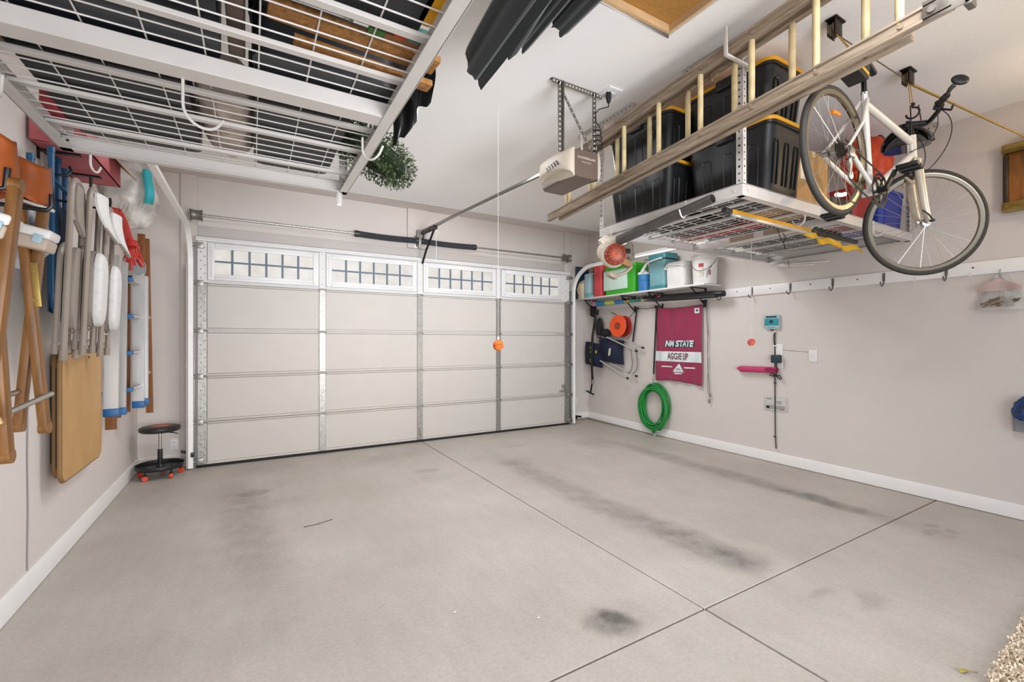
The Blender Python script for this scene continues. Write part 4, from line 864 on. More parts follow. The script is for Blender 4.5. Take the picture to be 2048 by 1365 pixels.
peg(3.95, 1.315, .085, 'black hook holding the two tan folding tables', .03)
OB = ob
# three folding chairs
BEIGE = mat('chair_beige', '#93887d', .42, var=.05, sc=10); PAD = mat('chair_pad', '#d5d4d2', .6, var=.05, sc=40, bump=.15, bsc=120)
def fchair(x, y, z, label, PAD=PAD, k=1):
    t = thing('folding_chair', label, 'folding chair', (x, y, z), 0, 'beige folding chairs', rot=(0, .035, .12)); X = y = z = 0; w_ = .18
    def ob(n_, b_, m_, p_): return OB(n_, b_, m_, p_, world=False)
    def U(xo, yw, z0, z1, r, top):
        P = [(X+xo, y-yw, z-z1)]+[(X+xo, y-yw, z-z0-.09)]+[(X+xo, y-yw*math.cos(a), z-z0-.09+.09*math.sin(a)*1.0) for a in [PI*i/14 for i in range(1, 14)]]+[(X+xo, y+yw, z-z0-.09), (X+xo, y+yw, z-z1)]
        return P
    b = B(); b.tube(U(0, w_, 0, .93, .013, 1), .0135, 10, sq=1.25); ob('front_frame', b, BEIGE, t)
    b = B(); b.tube(U(-.032, w_*.88, .34, .90, .012, 0), .012, 10, sq=1.25); ob('rear_frame', b, BEIGE, t)
    for sg in (-1, 1):
        for xo, yw, zz in ((0, w_, .93), (-.032, w_*.88, .90)):
            b = B(); b.cyl((X+xo, y+sg*yw, z-zz+.04), (X+xo, y+sg*yw, z-zz-.012), .0165); ob('foot_cap', b, mat('foot_beige', '#8f8377', .6), t)
    b = B()
    def fn(a, c):
        yy = (2*a-1)*w_*.93; zz = -.035-.20*c-.05*(1-abs(2*a-1)**2)*c; return (X+.012*k+.035*k*(1-(2*a-1)**2)+.055*k*c*c, y+yy*(1-.25*(1-c)**2), z+zz)
    b.sheet(fn, 16, 8, .012, (1, 0, 0)); ob('backrest', b, PAD, t)
    b = B(); b.tube([fn(i/16, 1) for i in range(17)], .008, 8); ob('backrest_rim', b, BEIGE, t)
    b = B(); P = rrect(.29, .42, .10, 6); P = [(p*(1-.10*(q < -.05)), q) for p, q in P]
    P = rrect(.29, .42, .10, 10); P = [(p*(1-.10*max(0, min(1, (-q+.05)*6))), q) for p, q in P]; n_ = len(P); x0 = X-.012*(k < 1); Ly = ((.022, .90), (.022, .96), (.028, 1.0), (.040, 1.0), (.050, .98), (.057, .93), (.062, .85), (.065, .72), (.066, .45), (.066, .02))
    b.raw([(x0+h_*k, y+p*s_, z-.57+q*s_) for h_, s_ in Ly for p, q in P], [tuple(range(n_-1, -1, -1)), tuple(range(n_*(len(Ly)-1), n_*len(Ly)))]+[(i*n_+j, i*n_+(j+1) % n_, (i+1)*n_+(j+1) % n_, (i+1)*n_+j) for i in range(len(Ly)-1) for j in range(n_)]); ob('seat', b, PAD, t)
    b = B(); b.prism([(p*1.05, q*1.03) for p, q in P], (X+.002, y, z-.57), (0, 1, 0), (0, 0, 1), .020); ob('seat_pan', b, BEIGE, t)
    for zz in (.80, .86):
        b = B(); b.cyl((X-.016*(zz > .83), y-w_*.95, z-zz), (X-.016*(zz > .83), y+w_*.95, z-zz), .007); ob('cross_bar', b, CHROME if zz < .83 else BEIGE, t)
fchair(-.800, 3.23, 2.215, 'beige folding chair hanging first from the left, against the blue chair', mat('chair_pad_beige', '#8f857a', .6, var=.06, sc=30), .25)
fchair(-.780, 3.44, 2.235, 'beige folding chair hanging in the middle, tallest of three')
fchair(-.790, 3.81, 2.215, 'beige folding chair hanging nearest the red cord')
peg(3.36, 2.285, .16, 'black hook carrying the first folding chair', .05)
peg(3.55, 2.185, .20, 'tall black hook carrying the middle folding chair', .15, tilt=.05)
peg(4.14, 2.300, .165, 'small black hook carrying the red extension cord', .07, tilt=.03)
# blue folding lawn chair
BLU = mat('blue_tube', '#1f5277', .4, .1, var=.08, sc=10); BLUF = mat('blue_fabric', '#163a5c', .75, var=.18, sc=12)
t = thing('lawn_chair', 'blue folding lawn chair hanging beside the beige chairs', 'lawn chair', (-.97, 3.32, 1.5))
for dy, x, z1 in ((-.04, -.925, 2.40), (.20, -.99, 2.42), (.28, -.985, 2.44), (-.10, -.985, 2.33), (.34, -.97, 2.40)):
    b = B(); b.tube([(x, 3.34+dy, z1), (x, 3.34+dy, 1.62)], .014, 10); b.cyl((x, 3.34+dy, z1-.02), (x, 3.34+dy, z1+.008), .0165); ob('tube', b, BLU, t)
b = B(); b.tube([(-.915, 3.30, 2.12), (-.915, 3.30, 1.62)]+[(-.915, 3.30+.14*(1-math.cos(a)), 1.62-.13*math.sin(a)) for a in [PI/2*i/8 for i in range(1, 9)]]+[(-.93, 3.66, 1.49)], .017, 10); ob('curved_leg', b, BLU, t)
b = B(); b.tube([(-.96, 3.35, 2.285), (-.90, 3.50, 2.20), (-.89, 3.62, 2.16)], .010, 8); ob('arm_link', b, BLU, t)
def fn(a, c):
    return (-.945+.04*math.sin(c*PI)*(.5+.5*math.sin(a*PI))-.03*c+.01*math.sin(9*c), 3.32+.36*c, 2.14-.61*a-.04*math.sin(c*PI)*a)
b = B().sheet(fn, 14, 14, .006, (1, 0, 0)); ob('sling', b, BLUF, t)
# the wooden chair with orange leather, folded, and the white cases on it
WOODL = mat('chair_oak', '#8c5c24', .5, var=.2, sc=7, stretch=(6, 6, .8), coat=.08); LEA = mat('orange_leather', '#b0581c', .55, var=.13, sc=9); LEAR = mat('red_lining', '#a5281a', .6)
t = thing('wooden_folding_chair', 'folded wooden chair with orange leather slings hung at the left edge', 'folding chair', (-.72, 2.22, 1.05))
def wleg(p0, p1, w_=.030, d_=.046):
    b = B(); p0, p1 = V(p0), V(p1); b.beam(p0, p1, w_, d_, (0, 1, 0), bev=.009)
    for p in (p0, p1): b.cyl(p-V((w_*.5, 0, 0)), p+V((w_*.5, 0, 0)), d_*.5, n=16)
    ob('leg', b, WOODL, t)
wleg((-.764, 2.40, 1.97), (-.69, 2.40, 1.035)); wleg((-.697, 2.42, 1.92), (-.767, 2.42, 1.045))
wleg((-.640, 2.00, 1.86), (-.70, 2.00, 1.18)); wleg((-.71, 2.02, 1.86), (-.668, 2.02, 1.005))
b = B(); b.cyl((-.687, 1.98, 1.128), (-.687, 2.45, 1.160), .010); ob('stretcher', b, STEEL, t)
b = B(); b.cyl((-.765, 1.98, 1.158), (-.762, 2.45, 1.18), .010); ob('stretcher', b, STEEL, t)
b = B(); b.box((-.712, 2.385, 1.585), (.024, .006, .17), M.Rotation(-.08, 3, 'Y'), .002); 
for dz in (-.06, .05, .07): b.cyl((-.712, 2.386, 1.585+dz), (-.712, 2.379, 1.585+dz), .005, n=8)
ob('brass_plate', b, mat('brass', '#a48a4c', .4, .7, var=.1), t)
def band(cx, cy, z0, z1, rx, ry, name, m, turn=0, flare=0, a0=.0, a1=2*PI):
    def fn(a, c):
        th = a0+(a1-a0)*a; k = 1+flare*(1-c)+.04*math.sin(3*th+4*c); p = M.Rotation(turn, 3, 'Z') @ V((rx*k*math.cos(th), ry*k*math.sin(th), 0))
        return (cx+p.x, cy+p.y, z0+(z1-z0)*c+.012*math.sin(2*th))
    b = B(); b.sheet(fn, 30, 10); o = ob(name, b, m, t); o.modifiers.new('thickness', 'SOLIDIFY').thickness = .006; return o
band(-.722, 2.41, 1.900, 2.045, .046, .075, 'leather_seat', LEA)
band(-.705, 2.10, 1.850, 2.030, .034, .06, 'leather_back', LEA, .3, .22)
b = B(); b.prism([(.032*math.cos(2*PI*i/20), .055*math.sin(2*PI*i/20)) for i in range(20)], (-.702, 2.10, 1.865), (1, .2, 0), (0, 1, 0), .004); ob('red_lining', b, LEAR, t)
b = B(); b.box((-.700, 1.93, 1.165), (.075, .012, .12), M.Rotation(-.35, 3, 'Y'), .004); ob('foot_board', b, mat('pale_board', '#c9a674', .6, var=.06), t)
b = B(); b.box((-.70, 2.38, 1.885), (.085, .03, .012), M.Rotation(.30, 3, 'Y'), .003); ob('white_slat', b, mat('slat_white', '#d9d2c8', .5), t)
b = B(); b.tube([(-1.035, 2.36, 1.875), (-.74, 2.36, 1.872), (-.672, 2.36, 1.868), (-.660, 2.36, 1.885), (-.660, 2.36, 1.93)], .0085, 8); single('wall_hook', b, BLKM, 'black hook under the orange leather seat of the wooden chair', 'hook', 'black hooks on the left wall')
b = B(); b.tube([(-1.035, 2.03, 1.85), (-.72, 2.03, 1.845), (-.674, 2.03, 1.855), (-.668, 2.03, 1.92)], .0085, 8); single('wall_hook', b, BLKM, 'black hook at the left picture edge beside the wooden chair', 'hook', 'black hooks on the left wall')
CASE = mat('case_white', '#e3e1dd', .35, var=.03); CASB = mat('case_beige', '#c4b3a2', .45, var=.08, sc=14); CLASP = mat('clasp_blue', '#a9c6d0', .4)
def case(p, yaw, roll, L, label):
    t = thing('plastic_case', label, 'case', p, 0, 'white latch cases')
    R = M.Rotation(yaw, 3, 'Z') @ M.Rotation(roll, 3, 'Y'); P = V(p)
    b = B(); b.box(P+R @ V((0, 0, .018)), (L, .10, .036), R, .010, 3); ob('lid', b, CASE, t)
    b = B(); b.box(P+R @ V((0, 0, -.022)), (L*.98, .098, .044), R, .008, 3); ob('base', b, CASB, t)
    for s_ in (-.30, .28):
        b = B(); b.box(P+R @ V((s_*L, -.052, -.006)), (L*.19, .006, .032), R, .002); ob('clasp', b, CLASP, t)
case((-.716, 2.345, 1.762), 0, .235, .140, 'white and tan plastic case with pale blue clasps held across the wooden chair legs')
case((-.690, 2.02, 1.735), 0, .26, .085, 'white and tan plastic case at the left picture edge on the wooden chair')
b = B(); b.merge(crumple('', (-.80, 2.62, 1.80), 1, (.05, .09, .13), None, '', '', .3, seed=9).bm.copy()); single('cloth_bundle', b, mat('navy_cloth', '#1d2638', .8, var=.3, sc=9, col2='#c9cbd0'), 'navy and white cloth bundle hanging behind the wooden chair', 'bundle')
# cable on the wall
b = B(); b.tube([(XL+.004, 3.372+.004*math.sin(i*.9), 1.72-.079*i) for i in range(21)], .0032, 6); single('wall_cable', b, mat('cable_grey', '#8d8683', .6), 'thin grey cable running down the left wall to the baseboard', 'cable')
# stepladder with blue feet and the wooden boards behind it
ALU = mat('ladder_aluminium', '#c2c1bf', .38, .45, var=.05, sc=5, stretch=(1, 1, .3)); FB = mat('foot_blue', '#1d5f96', .45, var=.06)
t = thing('step_ladder', 'folded aluminium stepladder with blue feet hung on the left wall', 'stepladder', (-.92, 4.7, .80))
def lrail(y, xa, xb, z0, z1, dy=.026, dx=0):
    b = B(); b.beam((( xa+xb)/2, y, z0+.05), ((xa+xb)/2+dx, y, z1), dy*.25, xb-xa, (1, 0, 0)); b.beam((xb-.003, y+dy/2, z0+.05), (xb-.003+dx, y+dy/2, z1), dy, .006, (1, 0, 0)); b.beam((xa+.003, y+dy/2, z0+.05), (xa+.003+dx, y+dy/2, z1), dy, .006, (1, 0, 0))
    ob('rail', b, ALU, t)
    b = B(); b.bx(xa-.004, xb+.004, y-.012, y+dy+.006, z0, z0+.060, .006); b.cyl(((xa+xb)/2, y-.014, z0+.035), ((xa+xb)/2, y-.010, z0+.035), .006, n=8); ob('foot', b, FB, t)
lrail(4.42, -.955, -.872, .80, 2.02, dx=.01); lrail(4.64, -.952, -.870, .78, 2.00, dx=.01); lrail(5.05, -.900, -.820, .78, 1.98, .03); lrail(5.09, -.86, -.80, .80, 1.95, .03)
for z in (.97, 1.27, 1.57, 1.87):
    b = B(); b.box((-.868, 4.88, z), (.06, .37, .020), M.Rotation(-.25, 3, 'Y'), .003); r_ = ob('step', b, ALU, t)
    b = B(); b.box((-.868, 4.71, z), (.066, .05, .034), M.Rotation(-.25, 3, 'Y'), .004); ob('step_bracket', b, FB, r_)
    if z < 1.4: b = B(); b.box((-.975, 4.40, z), (.03, .03, .04), None, .004); ob('step_bracket', b, FB, r_)
b = B(); b.prism(rrect(.09, .13, .04), (-.86, 5.02, 2.02), (1, 0, 0), (0, 0, 1), -.10); ob('top_cap', b, mat('cap_grey', '#8e9296', .5, .3), t)
BROWN = mat('old_wood_brown', '#8c5521', .55, var=.16, sc=8, stretch=(5, 5, .8))
for y, x0, x1, z0, z1, lab in ((4.66, -1.0, -.93, .665, 1.9, 'brown wooden plank hung behind the stepladder, its end lowest'), (4.93, -1.01, -.955, .72, 1.9, 'brown wooden plank behind the stepladder, between its rails'), (5.12, -.985, -.93, .74, 1.9, 'brown wooden plank behind the right rail of the stepladder')):
    b = B(); b.bx(x0, x1, y, y+.022, z0, z1, .003); single('wooden_plank', b, BROWN, lab, 'plank')
t = thing('wooden_ladder_section', 'long brown wooden rail with a pale peg hung right of the stepladder', 'wooden rail', (-.93, 5.5, .65))
b = B(); b.beam((-.87, 5.62, .66), (-.90, 5.62, 2.38), .03, .055, (1, 0, 0), bev=.004); ob('rail', b, BROWN, t)
b = B(); b.beam((-.895, 5.50, 1.02), (-.915, 5.50, 2.40), .028, .055, (1, 0, 0), bev=.004); ob('rail', b, BROWN, t)
b = B(); b.bx(XL, XL+.006, 5.54, 5.58, 1.95, 2.05); b.bx(XL, -.90, 5.55, 5.57, 1.98, 2.0); b.bx(-.93, -.90, 5.48, 5.64, 1.975, 2.0); ob('wall_bracket', b, BLKM, t)
for z in (1.06, 1.6): b = B(); b.cyl((-.875, 5.20, z), (-.875, 5.66, z), .018); ob('peg', b, RUNG, t)
# red extension cord
RED = mat('red_cord', '#b52a20', .5, var=.12, sc=30)
t = thing('extension_lead', 'red extension cord bundled over a black hook on the left wall', 'extension cord', (-.80, 4.15, 2.2)); b = B()
for i in range(9):
    o_ = (i-4)*.009; q = random.random()*.02
    b.tube([(-.868+o_*.4, 4.14+o_, 2.315), (-.835+o_, 4.14+o_*.5, 2.31-q), (-.80+o_*.8, 4.17, 2.22), (-.768+o_*.5, 4.18, 2.12), (-.755+o_*.9+q*.5, 4.19, 2.06), (-.742+o_*1.1, 4.2+o_, 1.99-q), (-.730+o_*1.3, 4.2, 1.955-2*q)], .0062, 6)
ob('loops', b, RED, t)
b = B()
for k in range(4): b.tube([(-.762+.036*math.cos(a), 4.18+.03*math.sin(a), 2.085-.012*k+.014*math.cos(a+1)) for a in [2*PI*i/18 for i in range(18)]], .0062, 6, True)
ob('wrap', b, RED, t)
for p0, p1, hx in (((-.755, 4.2, 1.96), (-.757, 4.2, 1.885), '#9c3a34'), ((-.715, 4.2, 1.97), (-.690, 4.2, 1.915), '#a1382c')): b = B(); b.cyl(p0, p1, .011, .014, 10); ob('plug', b, mat('plug'+hx, hx, .5), t)
b = B(); b.tube([(-.73, 4.2, 2.10), (-.70, 4.2, 2.10), (-.69, 4.2, 2.05), (-.70, 4.21, 2.02)], .004, 6); b.tube([(-.79, 4.2, 2.0), (-.80, 4.2, 1.955), (-.775, 4.2, 1.94), (-.76, 4.2, 1.96)], .004, 6); ob('loose_end', b, mat('dark_red_cord', '#6d2a2a', .5), t)
# clear bag with white and teal things, red carton under the rack
b = crumple('', (-.862, 4.74, 2.58), 1, (.172, .20, .285), None, '', '', .17, seed=5)
t = thing('plastic_bag', 'clear plastic bag full of white and teal things hung on the left wall', 'bag', (-.862, 4.74, 2.30)); ob('bag', b, mat('bag_film', '#dcd7d1', .4, var=.22, sc=9, alpha=.96, bump=1.0, bsc=11, coat=.15), t)
b = B()
def fn(a, c): return (-.742+.055*a+.008*math.sin(c*5), 4.545-.018*math.sin(PI*a)+.03*a, 2.47+.27*c)
b.sheet(fn, 6, 10, .01, (0, 1, 0)); ob('teal_towel', b, mat('teal_towel', '#2fa9b3', .7, var=.1), t)
b = B()
for k in range(6): b.tube([(-.90+.03*k, 4.555-.004*k, 2.36+.01*k), (-.87+.028*k, 4.545, 2.45), (-.80+.012*k, 4.57, 2.54)], .002, 5)
ob('fold', b, mat('bag_fold', '#e0dbd5', .4), t)
t = thing('cardboard_carton', 'faded red open carton on the left wall under the rack corner', 'box', (-.90, 3.5, 2.45))
RC = mat('faded_red_card', '#bd6c70', .7, var=.16, sc=7, col2='#a5484d'); RCI = mat('tan_inside', '#b59a7a', .8)
b = B(); b.bx(-1.03, -.80, 3.40, 4.12, 2.455, 2.46); b.bx(-1.03, -1.025, 3.36, 4.12, 2.455, 2.63); b.bx(-.805, -.80, 3.36, 4.12, 2.455, 2.60); b.bx(-1.03, -.80, 4.115, 4.12, 2.455, 2.6); b.bx(-1.03, -.80, 3.36, 3.365, 2.455, 2.6); ob('carton_body', b, RC, t)
b = B(); b.raw([(-.80, 3.80, 2.60), (-.80, 4.12, 2.60), (-.715, 4.14, 2.52), (-.715, 3.84, 2.50)], [(0, 1, 2, 3)]); o = ob('flap', b, RCI, t); o.modifiers.new('thickness', 'SOLIDIFY').thickness = .004
b = B(); b.bx(XL, XL+.006, 3.5, 3.53, 2.40, 2.46); b.bx(XL, -.86, 3.5, 3.53, 2.444, 2.455); ob('wall_bracket', b, BLKM, t); b = B(); b.bx(XL, XL+.006, 3.9, 3.93, 2.40, 2.46); b.bx(XL, -.86, 3.9, 3.93, 2.444, 2.455); ob('wall_bracket', b, BLKM, t)
# mechanic's stool
cx, cy = -.800, 5.70
t = thing('mechanic_stool', 'black rolling mechanic stool with orange casters in the left corner', 'stool', (cx, cy, 0))
b = B(); b.lathe([(.0, .455), (.150, .455), (.165, .462), (.172, .478), (.170, .497), (.150, .508), (.0, .512)], (cx, cy, 0), n=36); ob('seat', b, mat('stool_vinyl', '#1c1d1f', .4, var=.05), t)
b = B(); b.prism([(.085*math.cos(a)*(1+.06*math.sin(5*a)), .05*math.sin(a)) for a in [2*PI*i/24 for i in range(24)]], (cx+.01, cy-.01, .5112), (1, 0, 0), (0, 1, 0), .0012); ob('seat_emblem', b, mat('emblem_orange', '#d9571d', .5), t)
b = B(); b.cyl((cx, cy, .27), (cx, cy, .455), .013); b.cyl((cx, cy, .43), (cx, cy, .456), .022); ob('gas_lift', b, STEEL, t)
b = B(); b.cyl((cx, cy, .10), (cx, cy, .275), .0215); b.cyl((cx, cy, .10), (cx, cy, .125), .035, .024); ob('column', b, BLK, t)
b = B(); b.tube([(cx+.06, cy-.05, .448), (cx+.12, cy-.05, .438), (cx+.155, cy-.05, .425)], .005, 6); ob('lift_lever', b, BLKM, t)
b = B(); b.lathe([(.0, .092), (.170, .092), (.192, .100), (.196, .128), (.202, .130), (.204, .122), (.200, .096), (.18, .084), (.0, .084)], (cx, cy, 0), n=40); ob('tray', b, BLK, t)
for i in range(5):
    a = 2*PI*i/5+.35; px, py = cx+.175*math.cos(a), cy+.175*math.sin(a)
    b = B(); b.cyl((px, py, .05), (px, py, .09), .008); b.box((px, py-.0, .052), (.034, .030, .012), None, .003); b.sph((px*1+.0, py, .132), .009, 8); cs = ob('caster', b, BLKM, t)
    b = B(); e = V((math.cos(a+.9), math.sin(a+.9), 0)); b.lathe([(.008, -.013), (.024, -.013), (.0265, -.006), (.0265, .006), (.024, .013), (.008, .013)], (px, py, .0268), e, 18); ob('wheel', b, mat('caster_orange', '#dc4322', .4), cs)
# outlets, sensors, bracket by the door
def plate(p, n, w_, h, label, kind='outlet', name='wall_outlet'):
    p, n = V(p), V(n); u = V((0, 0, 1)).cross(n); t = thing(name, label, kind, p); b = B(); R = M((u, V((0, 0, 1)), n)).transposed()
    b.box(p+n*.004, (w_, h, .008), R, .003); ob('cover_plate', b, TRIMW, t)
    for dz in ((-.02, .02) if name == 'wall_outlet' else (0,)):
        b = B(); b.box(p+n*.0085+V((0, 0, dz)), (.032, .028 if name == 'wall_outlet' else .06, .004), R, .002); ob('receptacle' if name == 'wall_outlet' else 'rocker', b, mat('device_white', '#e4e1dd', .35), t)
        if name == 'wall_outlet':
            b = B()
            for du in (-.006, .006): b.box(p+n*.0108+V((0, 0, dz))+u*du, (.002, .009, .001), R)
            ob('slot', b, BLK, t)
    return t
plate((-.727, YW, .245), (0, -1, 0), .075, .118, 'white outlet low on the left stub wall behind the stool')
plate((4.80, YW, .335), (0, -1, 0), .07, .115, 'white outlet low on the right stub wall beside the door track')
for x0, x1, z, lab in ((-.665, -.53, .163, 'black sensor bracket at the foot of the left door track'), (4.60, 4.72, .115, 'black sensor bracket at the foot of the right door track')):
    t = thing('door_sensor', lab, 'sensor', ((x0+x1)/2, 5.95, z)); b = B(); b.beam((x0, YW-.04, z), (x1, 5.80, z), .004, .032, bev=.001); ob('bracket_arm', b, BLKM, t)
    b = B(); b.box((x1-.01 if x1 < 0 else x0+.01, 5.80, z), (.03, .045, .05), None, .005); ob('sensor_body', b, BLK, t)
for z in (.275, .74):
    b = B(); b.box((-.585, YW-.05, z), (.05, .03, .045), None, .006); single('track_clip', b, WTR, 'white clip on the door jamb, the %s of two' % ('lower' if z < .5 else 'upper'), 'clip')
# ---------------------------------------------------------------- right wall: shelf and what stands on it
t = thing('wall_shelf', 'white shelf board on black brackets high on the right wall', 'shelf', (4.91, 4.8, 2.055)); SZ = 2.078; SX = 4.745
b = B(); b.bx(SX, XR-.002, 3.50, 6.03, SZ-.022, SZ, .003); ob('board', b, mat('shelf_white', '#d9d7d4', .4, var=.02), t)
for y in (3.72, 4.42, 4.95, 5.80):
    b = B(); b.bx(XR-.012, XR-.002, y-.012, y+.012, SZ-.27, SZ-.023); b.bx(SX+.03, XR-.002, y-.012, y+.012, SZ-.034, SZ-.023); b.beam((SX+.05, y, SZ-.034), (XR-.012, y, SZ-.25), .016, .008, (0, 1, 0)); ob('bracket', b, BLKM, t)
b = B(); b.prism(rrect(.22, .20, .05), (4.92, 5.90, SZ), (1, 0, 0), (0, 1, 0), .34, .9); 
t = thing('jug', 'beige plastic jug at the door end of the shelf', 'jug', (4.87, 5.905, SZ))
b = B(); b.prism(rrect(.19, .17, .05), (4.87, 5.905, SZ), (1, 0, 0), (0, 1, 0), .25); b.prism(rrect(.19, .17, .05), (4.87, 5.905, SZ+.25), (1, 0, 0), (0, 1, 0), .05, .6); ob('body', b, mat('jug_beige', '#dccdb0', .4, var=.05), t)
b = B(); b.tube([(4.775, 5.94, SZ+.07), (4.755, 5.95, SZ+.16), (4.79, 5.93, SZ+.27), (4.85, 5.905, SZ+.315)], .012, 8); ob('handle', b, mat('jug_tan', '#b99a68', .4), t)
b = B(); b.cyl((4.87, 5.905, SZ+.30), (4.87, 5.905, SZ+.325), .03); ob('cap', b, mat('cap_white', '#e6e2da', .4), t)
t = thing('storage_case', 'pale blue upright case on the shelf between the jug and the red case', 'case', (4.88, 5.68, SZ))
b = B(); b.bx(4.765, 5.0, 5.585, 5.79, SZ, SZ+.40, .025, 3); ob('body', b, mat('pale_blue_case', '#a9c9d0', .45, var=.05), t); b = B(); b.bx(4.76, 5.0, 5.583, 5.60, SZ+.03, SZ+.38, .006); ob('side_strap', b, mat('case_grey', '#7d8a8c', .5), t)
b = B(); b.bx(4.763, 4.99, 5.60, 5.78, SZ+.02, SZ+.085, .006); ob('bottom_band', b, mat('teal_band', '#7fb5bd', .45), t)
t = thing('fuel_can', 'red upright can on the shelf between the pale blue case and the green cooler', 'can', (4.88, 5.45, SZ))
b = B(); b.bx(4.765, 4.99, 5.365, 5.555, SZ, SZ+.50, .02, 3)
for y in (5.41, 5.455, 5.50): b.bx(4.760, 4.77, y-.012, y+.012, SZ+.05, SZ+.47, .004)
ob('body', b, mat('can_red', '#c8474a', .42, var=.08), t)
b = B(); b.bx(4.78, 4.97, 5.38, 5.54, SZ+.50, SZ+.52, .006); b.tube([(4.80, 5.46, SZ+.51), (4.82, 5.46, SZ+.55), (4.92, 5.46, SZ+.55), (4.95, 5.46, SZ+.51)], .012, 8); ob('top_handle', b, mat('can_dark_red', '#8a2a31', .45), t)
b = B(); b.cyl((4.80, 5.66, SZ+.415), (4.86, 5.66, SZ+.415), .055, n=20); b.cyl((4.798, 5.66, SZ+.44), (4.80, 5.66, SZ+.44), .04); ob_ = None
t = thing('cable_spool', 'brown round spool lying on top of the pale blue case', 'spool', (4.85, 5.67, SZ+.40)); 
b = B(); b.lathe([(.0, 0), (.058, 0), (.058, .012), (.04, .014), (.04, .05), (.058, .052), (.058, .064), (.0, .064)], (4.81, 5.67, SZ+.459), (1, 0, 0), 24); ob('flange', b, mat('spool_brown', '#7d6a58', .6), t)
NV = mat('dark_teal_plastic', '#1d3f4d', .4, var=.15)
for y, x0, x1, h, lab in ((6.005, 4.77, 5.04, .56, 'dark blue upright panel standing at the door end of the shelf'), (5.80, 4.97, 5.05, .62, 'dark teal upright board behind the pale blue case')):
    b = B(); b.bx(x0, x1, y-.012, y+.018, SZ, SZ+h, .006); single('foam_board', b, NV, lab, 'panel')
for x, y, h, lab in ((4.89, 5.80, .53, 'dark teal bottle behind the beige jug'), (4.93, 5.565, .55, 'tall dark teal bottle behind the red can')):
    b = B(); b.lathe([(.0, 0), (.036, 0), (.038, .02), (.038, h*.7), (.018, h*.8), (.016, h), (.0, h)], (x+.06, y, SZ), n=18); single('bottle', b, NV, lab, 'bottle')
GR = mat('cooler_green', '#35a51c', .45, var=.06); GRP = mat('cooler_pale_green', '#c5ded0', .45, var=.04)
t = thing('plastic_tub', 'bright green and pale green tub in the middle of the shelf', 'tub', (4.90, 4.98, SZ))
b = B(); b.prism(rrect(.29, .62, .05), (4.915, 4.985, SZ), (1, 0, 0), (0, 1, 0), .40, 1.06); ob('body', b, GR, t)
b = B(); b.bx(4.752, 4.775, 4.80, 5.30, SZ+.07, SZ+.37, .008); ob('front_panel', b, GRP, t)
b = B(); b.prism(rrect(.31, .66, .06), (4.915, 4.985, SZ+.40), (1, 0, 0), (0, 1, 0), .035, .98); ob('lid', b, GR, t)
BJ = mat('jug_blue', '#3277b0', .4, var=.05)
t = thing('water_jug', 'blue round water jug with a white lid beside the green tub', 'jug', (4.83, 4.545, SZ))
b = B(); b.lathe([(.0, 0), (.085, 0), (.09, .012), (.09, .145), (.086, .15), (.09, .155), (.09, .235), (.0, .235)], (4.845, 4.545, SZ), n=28); ob('body', b, BJ, t)
b = B(); b.lathe([(.0, .235), (.094, .235), (.094, .268), (.07, .275), (.0, .275)], (4.845, 4.545, SZ), n=28); b.cyl((4.845, 4.545, SZ+.27), (4.845, 4.545, SZ+.30), .03); ob('lid', b, CASE, t)
TL = mat('cooler_teal', '#6f9ea3', .45, var=.04); TLD = mat('cooler_teal_dark', '#3d8186', .42, var=.06)
t = thing('drink_cooler', 'tall teal drink cooler with a white swing handle on the shelf', 'cooler', (4.90, 4.26, SZ))
b = B(); b.prism(rrect(.25, .28, .05), (4.90, 4.27, SZ), (1, 0, 0), (0, 1, 0), .40, 1.04); ob('body', b, TL, t)
b = B(); b.prism(rrect(.262, .292, .05), (4.90, 4.27, SZ), (1, 0, 0), (0, 1, 0), .05, 1.0); ob('base_band', b, TLD, t)
b = B(); b.prism(rrect(.28, .32, .04), (4.90, 4.26, SZ+.41), (1, 0, 0), (0, 1, 0), .075, .96); ob('lid', b, TLD, t)
b = B(); b.tube([(4.755, 4.15, SZ+.40), (4.745, 4.16, SZ+.41), (4.745, 4.38, SZ+.385), (4.735, 4.42, SZ+.35), (4.735, 4.50, SZ+.27)], .012, 8); b.beam((4.742, 4.41, SZ+.37), (4.735, 4.50, SZ+.26), .012, .04, (0, 0, 1), .004); ob('handle', b, CASE, t)
b = B(); b.torus((4.75, 4.425, SZ+.405), (1, 0, 0), .026, .005, 20, 6); ob('pivot_ring', b, DKG, t)
WC = mat('cooler_white', '#d8d6d1', .42, var=.04)
t = thing('small_cooler', 'small white cooler on the shelf between the teal cooler and the bucket', 'cooler', (4.88, 3.95, SZ))
b = B(); b.prism(rrect(.24, .29, .05), (4.885, 3.955, SZ), (1, 0, 0), (0, 1, 0), .26, 1.05); ob('body', b, WC, t)
b = B(); b.prism(rrect(.26, .315, .05), (4.885, 3.955, SZ+.262), (1, 0, 0), (0, 1, 0), .065, .86); ob('lid', b, WC, t)
b = B(); b.tube([(4.75, 4.11, SZ+.25), (4.745, 4.05, SZ+.30), (4.75, 3.96, SZ+.285), (4.75, 3.86, SZ+.27), (4.76, 3.80, SZ+.25)], .009, 8); b.cyl((4.757, 4.085, SZ+.245), (4.747, 4.085, SZ+.245), .012); ob('handle', b, WC, t)
BW = mat('bucket_white', '#dedbd6', .4, var=.05)
t = thing('bucket', 'white plastic bucket with a red label at the near end of the shelf', 'bucket', (4.895, 3.60, SZ))
def rb(z): return .133+.018*z/.37
b = B(); b.lathe([(.0, 0), (.133, 0), (.1345, .01), (rb(.30), .30), (.158, .302), (.158, .318), (.150, .32), (.151, .345), (.158, .347), (.158, .372), (.14, .374), (.138, .35), (.12, .02), (.0, .02)], (4.895, 3.60, SZ), n=40); ob('body', b, BW, t)
